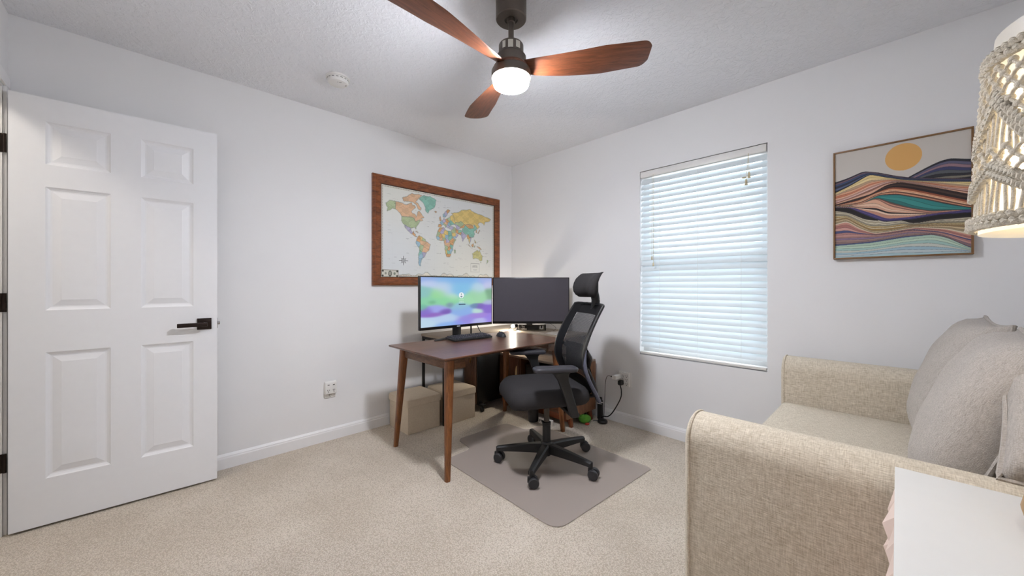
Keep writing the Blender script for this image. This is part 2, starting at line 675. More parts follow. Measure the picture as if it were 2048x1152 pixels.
slat0.rotation_euler = (tl, 0, 0)
for k in range(1, nslat):
    o = piece('slat', slat0.data, None, bl, (0, -0.007 + random.uniform(-0.001, 0.001), ztop - WZ0 - k * PITCH), (tl + random.uniform(-0.03, 0.03), 0, random.uniform(-0.001, 0.001)))
MB().box(BX0, BX1, -0.002, 0.046, WZ0 + 0.008, WZ0 + 0.026, 0.003).build('bottom_rail', 'plastic_white', bl, world=True)
for x in (1.66, 1.937, 2.212):
    MB().tube([(x, -0.012, WZ0 + 0.02), (x, -0.012, WZ1 - 0.05)], 0.0008, 6).build('ladder_cord', 'plastic_white', bl, world=True)
for x, z0, dx in ((2.262, 1.885, 0.0), (2.246, 1.842, -0.006)):
    c = MB().tube([(2.258 + dx * 0.3, -0.022, WZ1 - 0.05), (x, -0.03, z0)], 0.0012, 6).build('pull_cord', 'cord_ivory', bl, world=True)
    MB().lathe([(0.004, 0.0), (0.006, -0.004), (0.009, -0.034), (0.010, -0.038), (0.0, -0.039)], 10, x, -0.03, z0).build('tassel', 'cord_ivory', c, world=True)
MB().ball((2.235, -0.03, 1.855), (0.016, 0.005, 0.005), 10, 6).build('cord_toggle', 'cord_ivory', bl, world=True)
for x, z0 in ((1.606, 1.375), (1.617, 1.325)):
    c = MB().tube([(x, -0.02, WZ1 - 0.05), (x, -0.024, z0)], 0.0011, 6).build('tilt_cord', 'cord_ivory', bl, world=True)
    MB().lathe([(0.003, 0.0), (0.005, -0.004), (0.0065, -0.026), (0.0, -0.028)], 10, x, -0.024, z0).build('tassel', 'cord_ivory', c, world=True)

# ------------------------------------------------------------------ door, standing open against the left wall
dr = thing('door_1', (0.118, -3.293, 0.012), 'white six-panel interior door standing open against the left wall', None, kind='structure')
dr.rotation_euler = (0, 0, R(-2.3))
DW, DH, DT = 0.748, 2.028, 0.035
ycuts = [0, 0.108, 0.320, 0.430, 0.642, DW]
zcuts = [0, 0.219, 0.818, 1.018, 1.606, 1.712, 1.916, DH]
sb = MB()
panels = []
for i in range(5):
    for j in range(7):
        y0, y1, z0, z1 = ycuts[i], ycuts[i + 1], zcuts[j], zcuts[j + 1]
        if i in (1, 3) and j in (1, 3, 5):
            panels.append((y0, y1, z0, z1))
            sb.box(-DT, -0.014, y0, y1, z0, z1)
        else:
            sb.box(-DT, 0, y0, y1, z0, z1)
bmesh.ops.remove_doubles(sb.bm, verts=sb.bm.verts, dist=1e-5)
sb.build('slab', 'door_white', dr, smooth=False)
for y0, y1, z0, z1 in panels:
    def rg(i, x):
        return [(x, y0 + i, z0 + i), (x, y1 - i, z0 + i), (x, y1 - i, z1 - i), (x, y0 + i, z1 - i)]
    MB().rings([rg(0, -0.0002), rg(0.006, -0.005), rg(0.014, -0.009), rg(0.020, -0.0095), rg(0.046, -0.003), rg(0.049, -0.002)], caps='end').build('panel', 'door_white', dr, smooth=False)
ln = MB().box(0, 0.008, 0.657, 0.722, 0.882, 0.947, 0.002).build('handle_rose', 'bronze', dr)
MB().tube([(0.004, 0.69, 0.913), (0.05, 0.69, 0.913)], 0.011, 14).box(0.042, 0.056, 0.572, 0.702, 0.902, 0.925, 0.003).build('lever', 'bronze', ln)
MB().box(-0.03, -0.005, DW, DW + 0.003, 0.885, 0.945, 0.001).build('latch_plate', 'chrome', dr)
MB().box(-0.024, -0.012, DW, DW + 0.014, 0.905, 0.925, 0.003).build('latch_bolt', 'chrome', dr)
for z in (1.80, 1.07, 0.335):
    hg = MB().box(DX0, DX0 + 0.003, YF - 0.035, YF + 0.006, z - 0.043, z + 0.043)
    hg.tube([(DX0 + 0.006, YF + 0.008, z - 0.043), (DX0 + 0.006, YF + 0.008, z + 0.043)], 0.006, 10)
    o = hg.build('hinge', 'bronze')
    o.parent = dr
    o.matrix_parent_inverse = (Matrix.Translation(dr.location) @ Matrix.Rotation(dr.rotation_euler.z, 4, 'Z')).inverted()

# ------------------------------------------------------------------ wall outlets
def slots(mb, face):
    """Three-hole receptacles; face(u, v, w) -> point, w outwards."""
    def one(u, v):
        for du, dv, a, b in ((-0.006, 0.004, 0.0016, 0.005), (0.006, 0.004, 0.0016, 0.004), (0, -0.008, 0.003, 0.003)):
            mb.poly([face(u + du + a * sx, v + dv + b * sy, 0.0006) for sx, sy in ((-1, -1), (1, -1), (1, 1), (-1, 1))])
    return one


ou = thing('wall_outlet', (0, -1.872, 0.375), 'white wall outlet with a plug-in adapter low on the left wall', 'outlet')
MB().box(0, 0.006, -1.912, -1.832, 0.315, 0.435, 0.002).build('cover_plate', 'plastic_white', ou, world=True)
MB().prism([(0.006, 0.350), (0.006, 0.440), (0.028, 0.432), (0.032, 0.350)], 1, -1.912, -1.832, 0.003).build('adapter', 'plastic_white', ou, world=True)
sm = MB()
f = lambda u, v, w: (0.0325 + w, -1.872 + u, 0.375 + v)
s1 = slots(sm, f)
s1(-0.019, -0.002)
s1(0.019, -0.002)
for u in (-0.018, 0.018):
    sm.poly([f(u + 0.007 * a, 0.04 + 0.0025 * b, 0.0008) for a, b in ((-1, -1), (1, -1), (1, 1), (-1, 1))])
slots(sm, lambda u, v, w: (0.0066 + w, -1.872 + u, 0.332 + v))(0, 0)
tag(sm.build('socket_slots', 'slot_dark', ou, smooth=False, world=True), kind='stuff')

ob = thing('wall_outlet', (1.367, 0, 0.373), 'white six-socket wall adapter beside the window wall with cables plugged in', 'outlet')
MB().box(1.312, 1.422, -0.006, 0, 0.312, 0.434, 0.002).build('cover_plate', 'plastic_white', ob, world=True)
MB().prism([(1.317, -0.006), (1.322, -0.03), (1.412, -0.03), (1.417, -0.006)], 2, 0.318, 0.43, 0.003).build('adapter', 'plastic_white', ob, world=True)
sm = MB()
f = lambda u, v, w: (1.367 + u, -0.0305 - w, 0.373 + v)
s1 = slots(sm, f)
for u in (-0.004, 0.026):
    for v in (-0.035, 0.0, 0.03):
        s1(u, v)
tag(sm.build('socket_slots', 'slot_dark', ob, smooth=False, world=True), kind='stuff')

pc_ = thing('black_mains_lead', (1.25, -0.06, 0), 'thick black power cord with plug running from the wall adapter to the floor', 'cord')
MB().tube(spline([(1.357, -0.07, 0.335), (1.372, -0.075, 0.29), (1.36, -0.07, 0.22), (1.29, -0.06, 0.10), (1.24, -0.055, 0.045), (1.19, -0.05, 0.03), (1.155, -0.06, 0.012)]), 0.0045, 8).build('cable', 'black_plastic', pc_, world=True)
MB().box(1.336, 1.372, -0.075, -0.031, 0.33, 0.368, 0.008, 3).build('plug', 'black_plastic', pc_, world=True)
uc = thing('charging_cable', (1.25, -0.09, 0), 'thin black charging cable on a white block looping down from the wall adapter', 'cord')
MB().tube(spline([(1.31, -0.1, 0.398), (1.26, -0.1, 0.395), (1.235, -0.09, 0.34), (1.215, -0.07, 0.2), (1.195, -0.05, 0.06), (1.19, -0.05, 0.006)]), 0.002, 6).build('cable', 'black_plastic', uc, world=True)
MB().box(1.306, 1.345, -0.115, -0.031, 0.378, 0.412, 0.006, 3).build('charger_block', 'plastic_white', uc, world=True)
MB().box(1.292, 1.308, -0.105, -0.095, 0.393, 0.403, 0.002).build('connector', 'black_plastic', uc, world=True)

# ------------------------------------------------------------------ smoke detector
sd = thing('smoke_detector', (0.516, -1.99, 2.44), 'round white smoke detector on the ceiling near the door', 'smoke detector')
MB().lathe([(0.068, 0.0), (0.068, -0.010), (0.066, -0.012)], 40).build('mounting_plate', 'plastic_white', sd)
MB().lathe([(0.060, -0.012), (0.062, -0.016), (0.061, -0.030), (0.054, -0.038), (0.035, -0.041), (0.0, -0.042)], 40).build('housing', 'plastic_white', sd)
gv = MB()
for k in range(16):
    a = 2 * PI * k / 16
    gv.box(0.0600, 0.0625, -0.007, 0.007, -0.021, -0.0185, M=Matrix.Rotation(a, 4, 'Z'))
gv.build('vent_slots', 'slot_dark', sd, smooth=False)
db = MB()
for x, y in ((0.03, 0.0), (0.034, 0.006), (0.028, -0.01), (0.012, 0.04), (0.018, 0.043)):
    db.box(x - 0.002, x + 0.002, y - 0.002, y + 0.002, -0.0422, -0.0405)
tag(db.build('indicator_marks', 'slot_dark', sd, smooth=False), kind='stuff')

# ------------------------------------------------------------------ ceiling fan with light
FX, FY = 1.712, -1.645
fan = thing('ceiling_fan', (FX, FY, 2.44), 'three-blade wooden ceiling fan with bronze motor and lit round lamp', 'ceiling fan')
MB().lathe([(0.0695, 0.0), (0.0695, -0.082), (0.066, -0.086), (0.030, -0.086), (0.028, -0.080), (0.020, -0.080), (0.0, -0.080)], 40).build('canopy', 'fan_bronze', fan)
MB().lathe([(0.018, -0.07), (0.018, -0.098), (0.0125, -0.10), (0.0125, -0.175), (0.02, -0.176), (0.024, -0.19), (0.024, -0.2)], 24).build('downrod', 'fan_bronze', fan)
mo = MB().lathe([(0.03, -0.195), (0.052, -0.198), (0.056, -0.204), (0.056, -0.245), (0.062, -0.250), (0.068, -0.256), (0.068, -0.292), (0.05, -0.295)], 40).build('motor_housing', 'fan_bronze', fan)
for a, w, h in ((-78, 0.016, 0.03), (-46, 0.022, 0.034), (-10, 0.022, 0.03)):
    g = []
    for z in (-0.208, -0.208 - h):
        g.append([((0.0566) * math.cos(R(a) + t), 0.0566 * math.sin(R(a) + t), z) for t in np.linspace(-w / 0.112, w / 0.112, 6)])
    MB().sheet(g).build('sticker', 'sticker', mo)
MB().lathe([(0.03, -0.290), (0.072, -0.294), (0.080, -0.304), (0.080, -0.312), (0.05, -0.318)], 40).build('blade_hub', 'blade_wood', fan)
MB().lathe([(0.05, -0.312), (0.086, -0.316), (0.089, -0.322), (0.089, -0.352), (0.083, -0.356), (0.078, -0.352)], 48).build('light_ring', 'fan_bronze', fan)
MB().lathe([(0.082, -0.350), (0.082, -0.372), (0.078, -0.384), (0.066, -0.391), (0.04, -0.395), (0.0, -0.396)], 48).build('light_diffuser', 'led_diffuser', fan)


def blade():
    mb = MB()
    rs = []
    N = 34
    for k in range(N + 1):
        t = 1 - (1 - k / N) ** 1.4
        r = 0.045 + t * 0.565
        w = 0.062 + 0.092 * min(1, max(0, (t - 0.0) / 0.65)) ** 0.8 - 0.006 * max(0, t - 0.65) / 0.35
        if t > 0.92:
            w *= (1 - ((t - 0.92) / 0.08) ** 3.0 * 0.45)
        tw = -(R(17) * (1 - t) ** 1.3 + R(9))
        z = -0.302 + 0.028 * math.sin(min(1, t * 1.1) * PI / 2) * t
        off = 0.012 * math.sin(t * PI)
        th = 0.010 * (1 - 0.55 * t) + 0.001
        rg = []
        for a in range(14):
            an = 2 * PI * a / 14
            y = math.cos(an) * w / 2
            zz = math.sin(an) * th / 2 * 1.1
            y2 = y * math.cos(tw) - zz * math.sin(tw) + off
            z2 = y * math.sin(tw) + zz * math.cos(tw)
            rg.append((r, y2, z + z2))
        rs.append(rg)
    return mb.rings(rs)


b0 = blade().build('blade', 'blade_wood', fan)
b0.rotation_euler.z = R(40)
for k in (1, 2):
    piece('blade', b0.data, None, fan, rot=(0, 0, R(157 if k == 1 else 271.5)))

# ------------------------------------------------------------------ world map in a wooden frame
MY0, MY1, MZ0, MZ1 = -1.556, -0.19, 1.148, 2.05
mp = thing('framed_map', (0.0, (MY0 + MY1) / 2, MZ0), 'large world map in a reddish wooden frame on the left wall above the desk', 'map')


def picture_frame(parent, y0, y1, z0, z1, prof, material, name='frame_rail'):
    """Mitred rails; prof = [(inset, height)] ring offsets, on the wall x = 0."""
    def ringr(i, h):
        return [(h, y0 + i, z0 + i), (h, y1 - i, z0 + i), (h, y1 - i, z1 - i), (h, y0 + i, z1 - i)]
    for k in range(4):
        j = (k + 1) % 4
        mb = MB()
        g = []
        for i, h in prof:
            r = ringr(i, h)
            g.append([r[k], r[j]])
        mb.sheet(g)
        mb.build(name, material, parent, world=True, angle=20)


picture_frame(mp, MY0, MY1, MZ0, MZ1, [(0, 0), (0, 0.022), (0.006, 0.03), (0.014, 0.034), (0.018, 0.033), (0.022, 0.028), (0.045, 0.025), (0.062, 0.02), (0.064, 0.022), (0.069, 0.022), (0.072, 0.012)], 'map_frame_wood')
picture_frame(mp, MY0 + 0.070, MY1 - 0.070, MZ0 + 0.070, MZ1 - 0.070, [(0, 0.012), (0, 0.019), (0.005, 0.019), (0.006, 0.011)], 'frame_inner', 'frame_fillet')


def draw_map(nu, nv):
    img = np.zeros((nv, nu, 3))
    U, V = np.meshgrid(np.linspace(0, 1, nu), np.linspace(0, 1, nv))
    base = np.array([0.86, 0.865, 0.85])
    img[:] = base
    # broad paper tone variation
    img += (0.012 * np.sin(U * 5 + 1.3) * np.cos(V * 4))[..., None] * np.array([1, 0.6, -0.8])

    def uv(lo, la):
        y = 1.25 * math.log(math.tan(PI / 4 + 0.4 * R(la)))
        return 0.473 + 0.002605 * lo, (2.10 - y) / 3.648

    def inside(poly):
        m = np.zeros(U.shape, bool)
        n = len(poly)
        for i in range(n):
            x1, y1 = poly[i]
            x2, y2 = poly[(i + 1) % n]
            if y1 == y2:
                continue
            c = ((V < y1) != (V < y2)) & (U < (x2 - x1) * (V - y1) / (y2 - y1) + x1)
            m ^= c
        return m
    rngs = np.random.RandomState(3)
    wob = sum(np.sin(U * a + p) * np.cos(V * b + q) / f for a, b, p, q, f in [(60, 45, 0.3, 1.1, 1.0), (130, 120, 2.0, 0.4, 2.0), (260, 230, 0.9, 2.2, 3.5)])

    def land(pts, col, seeds=None, cols=None):
        nonlocal U, V
        poly = [uv(*p) for p in pts]
        U0, V0 = U, V
        U = U0 + 0.0028 * wob
        V = V0 + 0.0035 * np.roll(wob, 17, 1)
        m = inside(poly)
        U, V = U0, V0
        edge = m & ~(np.roll(m, 1, 0) & np.roll(m, -1, 0) & np.roll(m, 1, 1) & np.roll(m, -1, 1))
        halo = (np.roll(m, 2, 0) | np.roll(m, -2, 0) | np.roll(m, 2, 1) | np.roll(m, -2, 1)) & ~m
        c = np.array(col)
        out = np.ones(U.shape + (3,)) * c
        if seeds is not None:
            d = np.stack([(U + 0.004 * wob - uv(*s)[0]) ** 2 * 2.6 + (V - uv(*s)[1]) ** 2 for s in seeds])
            k = d.argmin(0)
            out = np.array(cols)[k % len(cols)]
            bd = (k != np.roll(k, 1, 0)) | (k != np.roll(k, 1, 1))
            out = np.where(bd[..., None], out * 0.8, out)
        out = out * (0.97 + 0.03 * np.sign(wob))[..., None] - (0.06 * (rngs.rand(*U.shape) > 0.93))[..., None]
        img[halo] = img[halo] * 0.55 + np.array([0.66, 0.69, 0.66]) * 0.45
        img[m] = out[m]
        img[edge] = img[edge] * 0.72
    peach, green, yel, teal = (0.87, 0.72, 0.58), (0.70, 0.76, 0.60), (0.88, 0.78, 0.50), (0.56, 0.76, 0.69)
    lil, blu, oran = (0.72, 0.70, 0.80), (0.62, 0.74, 0.80), (0.85, 0.66, 0.47)
    land([(-168, 66), (-156, 71), (-141, 70), (-141, 60), (-150, 60), (-158, 56), (-165, 54), (-162, 59), (-166, 62)], green)
    land([(-141, 70), (-125, 70), (-115, 69), (-108, 68), (-95, 72), (-93, 69), (-86, 69), (-82, 67), (-88, 64), (-94, 60), (-92, 57), (-83, 55), (-80, 51.5), (-78, 55), (-77, 60), (-73, 62), (-66, 59), (-62, 56), (-56, 52), (-60, 50), (-66, 50), (-60, 46), (-66, 44), (-71, 45), (-75, 45), (-83, 42), (-88, 48), (-95, 49), (-123, 49), (-130, 55), (-137, 59), (-141, 60)], peach)
    land([(-122, 76), (-110, 78), (-95, 82), (-70, 83), (-64, 82), (-78, 76), (-82, 73.5), (-74, 72), (-65, 66), (-68, 63), (-75, 65), (-78, 70), (-90, 73), (-103, 73), (-118, 72)], peach)
    land([(-123, 49), (-95, 49), (-88, 48), (-83, 42), (-75, 45), (-68, 47), (-70, 42), (-75, 38), (-77, 35), (-81, 31), (-80, 26), (-82, 27), (-84, 30), (-90, 29), (-97, 27), (-103, 29), (-110, 31), (-117, 32.5), (-121, 35), (-124, 41)], green)
    land([(-117, 32.5), (-110, 31), (-103, 29), (-97, 27), (-97, 21), (-94, 18), (-88, 21), (-88, 16), (-83, 15), (-83, 10), (-78, 8), (-83, 8), (-90, 13), (-96, 15), (-105, 20), (-109, 25), (-113, 31), (-110, 24)], lil, [(-105, 27), (-98, 19), (-87, 14)], [lil, lil, oran])
    land([(-84, 22), (-78, 22), (-74, 20), (-70, 19), (-77, 20)], oran)
    land([(-77, 8), (-72, 12), (-62, 10), (-52, 5), (-50, 0), (-44, -2), (-35, -6), (-39, -14), (-41, -22), (-48, -26), (-54, -34), (-58, -39), (-62, -40), (-65, -45), (-68, -51), (-66, -55), (-71, -54), (-75, -48), (-73, -38), (-71, -20), (-76, -14), (-81, -6), (-80, 0)], peach,
         [(-50, -10), (-55, -20), (-60, -3), (-76, -8), (-65, -35), (-68, -46), (-72, -30), (-73, 4), (-65, 7), (-64, -17), (-58, 4), (-56, -33)], [peach, peach, peach, blu, blu, blu, teal, oran, yel, green, green, lil])
    land([(-73, 78), (-60, 82), (-35, 83), (-18, 80), (-20, 74), (-24, 70), (-40, 65), (-43, 60), (-51, 63), (-54, 69), (-58, 75)], teal)
    land([(-24, 65), (-14, 65), (-18, 63.5), (-22, 64)], oran)
    land([(-10, 43), (-9, 37), (-2, 36.5), (3, 42), (9, 44), (15, 38), (18, 40), (13, 45), (20, 40), (23, 37), (27, 41), (35, 45), (40, 47), (48, 47), (50, 52), (60, 55), (60, 68), (45, 67), (33, 67), (40, 65), (30, 60), (21, 57), (12, 54), (8, 57), (8, 54), (2, 51), (-4, 48), (-2, 44)], lil,
         [(-4, 40), (2, 47), (10, 51), (12, 43), (20, 52), (25, 46), (32, 49), (40, 57), (52, 60), (22, 40), (25, 55), (16, 47)], [oran, blu, lil, green, oran, blu, teal, yel, yel, lil, green, peach])
    land([(5, 58), (12, 58), (18, 61), (22, 65), (30, 70), (22, 71), (12, 66), (5, 62)], green, [(8, 61), (16, 63), (26, 66)], [blu, lil, oran])
    land([(-6, 50), (1, 51), (-2, 55), (-3, 58.5), (-6, 56)], oran)
    land([(40, 67), (45, 68), (60, 69), (70, 73), (85, 74), (105, 77), (113, 74), (130, 72), (150, 71), (170, 69), (188, 66), (180, 62), (163, 60), (160, 53), (156, 57), (143, 59), (135, 54), (141, 48), (132, 43), (130, 48), (120, 53), (115, 49), (98, 51), (87, 49), (80, 51), (70, 55), (60, 51), (50, 51), (45, 55)], yel)
    land([(48, 47), (50, 51), (60, 51), (70, 55), (80, 51), (87, 49), (80, 42), (68, 41), (60, 37), (53, 37), (51, 45)], green, [(65, 48), (60, 40), (72, 40)], [green, lil, oran])
    land([(87, 49), (98, 51), (115, 49), (120, 42), (108, 42), (97, 43)], oran)
    land([(74, 39), (80, 42), (87, 49), (97, 43), (108, 42), (120, 45), (120, 52), (130, 48), (131, 43), (122, 39), (119, 35), (122, 30), (117, 23), (108, 21), (100, 22), (97, 28), (85, 28), (78, 32)], teal)
    land([(126, 42), (129, 40), (129, 35), (126, 34)], oran)
    land([(131, 33), (136, 34), (141, 38), (143, 43), (140, 41), (136, 36)], oran)
    land([(27, 41), (36, 42), (45, 41), (53, 37), (62, 36), (70, 37), (75, 35), (68, 24), (57, 26), (50, 30), (48, 29), (55, 24), (60, 22), (52, 16), (44, 13), (39, 21), (35, 28), (35, 36), (28, 36)], oran, [(33, 39), (44, 33), (54, 33), (46, 23), (66, 33), (68, 28), (48, 16), (56, 21)], [lil, green, oran, yel, teal, oran, blu, lil])
    land([(68, 24), (75, 35), (79, 31), (88, 27), (92, 25), (88, 22), (80, 14), (77, 8), (73, 17)], lil)
    land([(92, 25), (97, 28), (101, 22), (108, 21), (107, 12), (104, 9), (103, 2), (101, 7), (98, 15), (94, 17)], peach, [(95, 22), (101, 15), (106, 15)], [oran, yel, lil])
    land([(95, 5), (104, -3), (106, -6), (114, -8), (108, -7), (100, -2)], oran)
    land([(109, 1), (117, 6), (118, 1), (115, -4), (110, -3)], oran)
    land([(120, 0), (124, 1), (122, -5), (120, -3)], green)
    land([(120, 18), (124, 12), (126, 7), (122, 8)], yel)
    land([(131, -1), (141, -3), (150, -10), (142, -9), (134, -4)], peach)
    land([(114, -22), (122, -17), (130, -12), (136, -12), (139, -17), (142, -11), (147, -19), (153, -26), (150, -37), (143, -39), (136, -34), (128, -32), (115, -34)], (0.80, 0.78, 0.55))
    land([(145, -41), (148, -41), (147, -43)], (0.80, 0.78, 0.55))
    land([(173, -35), (178, -38), (174, -41), (168, -46), (172, -41)], green)
    land([(-17, 15), (-13, 27), (-6, 35), (10, 37), (11, 33), (20, 31), (33, 31), (37, 21), (43, 12), (51, 12), (43, 0), (40, -10), (40, -16), (35, -24), (32, -29), (27, -34), (18, -34), (12, -17), (13, -5), (9, 2), (8, 5), (-4, 5), (-12, 7)], oran,
         [(-5, 32), (3, 28), (17, 27), (28, 27), (-10, 20), (-3, 17), (8, 17), (18, 15), (30, 15), (8, 9), (12, 5), (20, 6), (40, 8), (46, 6), (23, -3), (37, 0), (35, -7), (17, -12), (27, -14), (35, -18), (17, -22), (24, -22), (24, -30), (-10, 10), (-1, 9)],
         [oran, lil, yel, teal, green, oran, yel, blu, teal, green, peach, lil, oran, green, peach, oran, teal, green, oran, blu, yel, teal, oran, blu, peach])
    land([(44, -16), (50, -15), (47, -25), (44, -22)], green)
    ant = [(-178, -73)] + [(lo, -68 + 2.2 * math.sin(lo * 0.09) + 1.5 * math.sin(lo * 0.23)) for lo in range(-100, 181, 5)] + [(180, -80), (-180, -80)]
    land(ant, (0.90, 0.88, 0.83))
    # small print: place names, borders, grid, compass, cartouche
    for k in range(1, 12):
        j = int(nu * k / 12)
        img[:, j] *= 0.985
    for k in range(1, 8):
        img[int(nv * k / 8), :] *= 0.985
    for _ in range(130):
        u, v, w = rngs.rand() * 0.92 + 0.03, rngs.rand() * 0.86 + 0.06, rngs.rand() * 0.035 + 0.008
        m = (np.abs(V - v) < 0.0022) & (np.abs(U - u) < w / 2) & (np.sin(U * 900) > -0.2)
        img[m] = img[m] * 0.78
    cu, cv = 0.165, 0.815
    rr = np.hypot((U - cu) * 1.57, V - cv)
    an = np.arctan2(V - cv, (U - cu) * 1.57)
    star = rr < 0.012 + 0.034 * np.abs(np.cos(an * 4)) ** 14 + 0.012 * np.abs(np.cos(an * 2)) ** 20
    img[star & (np.abs(np.cos(an * 4)) > 0.6)] *= 0.45
    img[np.abs(rr - 0.026) < 0.002] *= 0.6
    c = (np.abs(U - 0.795) < 0.045) & (V > 0.805) & (V < 0.92)
    ci = (np.abs(U - 0.795) < 0.0425) & (V > 0.81) & (V < 0.915)
    img[c & ~ci] *= 0.72
    for v, w in ((0.835, 0.024), (0.846, 0.028), (0.857, 0.026), (0.888, 0.02)):
        m = (np.abs(V - v) < 0.004) & (np.abs(U - 0.795) < w) & (np.sin(U * 700 + v * 99) > -0.3)
        img[m] *= 0.6
    for d, k in ((0.016, 0.80), (0.024, 0.86)):
        dd = np.minimum(np.minimum(U * 1.57, (1 - U) * 1.57), np.minimum(V, 1 - V))
        m = np.abs(dd - d) < 0.0022
        img[m] = img[m] * k * np.array([1.02, 0.98, 0.9])
    dd = np.minimum(np.minimum(U * 1.57, (1 - U) * 1.57), np.minimum(V, 1 - V))
    m = (dd > 0.017) & (dd < 0.023) & (np.sin(U * 330) * np.sin(V * 210) > 0)
    img[m] *= 0.86
    img[dd < 0.016] = np.array([0.88, 0.87, 0.82])
    return img


print_sheet('map_sheet', (0.0125, MY0 + 0.07, MZ1 - 0.07), (0, MY1 - MY0 - 0.14, 0), (0, 0, -(MZ1 - MZ0 - 0.14)), draw_map(460, 290), 'map_print', mp)
MB().box(0.001, 0.0118, MY0 + 0.01, MY1 - 0.01, MZ0 + 0.01, MZ1 - 0.01).build('backing_board', 'frame_inner', mp, smooth=False, world=True)


def draw_bill(nu=140, nv=60):
    U, V = np.meshgrid(np.linspace(0, 1, nu), np.linspace(0, 1, nv))
    img = np.ones((nv, nu, 3)) * np.array([0.80, 0.79, 0.74])
    ink = np.array([0.27, 0.27, 0.24])
    d = np.minimum(np.minimum(U * 2.35, (1 - U) * 2.35), np.minimum(V, 1 - V))
    img[(d > 0.05) & (d < 0.10)] = ink
    img[np.hypot((U - 0.5) * 2.35 / 0.24, (V - 0.52) / 0.38) < 1] = ink * 1.1
    img[np.hypot((U - 0.5) * 2.35 / 0.15, (V - 0.48) / 0.26) < 1] = np.array([0.62, 0.61, 0.56])
    img[np.hypot((U - 0.25) * 2.35 / 0.13, (V - 0.5) / 0.15) < 1] = np.array([0.55, 0.55, 0.5])
    img[np.hypot((U - 0.76) * 2.35 / 0.15, (V - 0.5) / 0.17) < 1] = np.array([0.5, 0.53, 0.47])
    for cx in (0.09, 0.91):
        for cy in (0.2, 0.8):
            img[np.hypot((U - cx) * 2.35 / 0.12, (V - cy) / 0.13) < 1] = ink
    return img


bn = thing('banknote', (0.0205, -1.41, 1.215), 'banknote tucked into the lower left corner of the framed map', 'banknote')
print_sheet('note_sheet', (0.0215, -1.484, 1.281), (0, 0.152, -0.003), (0, -0.002, -0.065), draw_bill(), 'bill_print', bn)

# ------------------------------------------------------------------ landscape print on the window wall
AX0, AX1, AZ0, AZ1 = 2.678, 3.182, 1.296, 1.9
ar = thing('framed_artwork', (2.93, 0, AZ0), 'abstract striped mountain print with an ochre sun in a thin wooden frame', 'artwork')
for (x0, x1, z0, z1) in ((AX0, AX1, AZ0, AZ0 + 0.008), (AX0, AX1, AZ1 - 0.008, AZ1), (AX0, AX0 + 0.008, AZ0 + 0.008, AZ1 - 0.008), (AX1 - 0.008, AX1, AZ0 + 0.008, AZ1 - 0.008)):
    MB().box(x0, x1, -0.034, 0, z0, z1, 0.001).build('frame_rail', 'art_frame', ar, world=True)
MB().box(AX0 + 0.008, AX1 - 0.008, -0.026, -0.002, AZ0 + 0.008, AZ1 - 0.008).build('backing_board', 'frame_inner', ar, smooth=False, world=True)


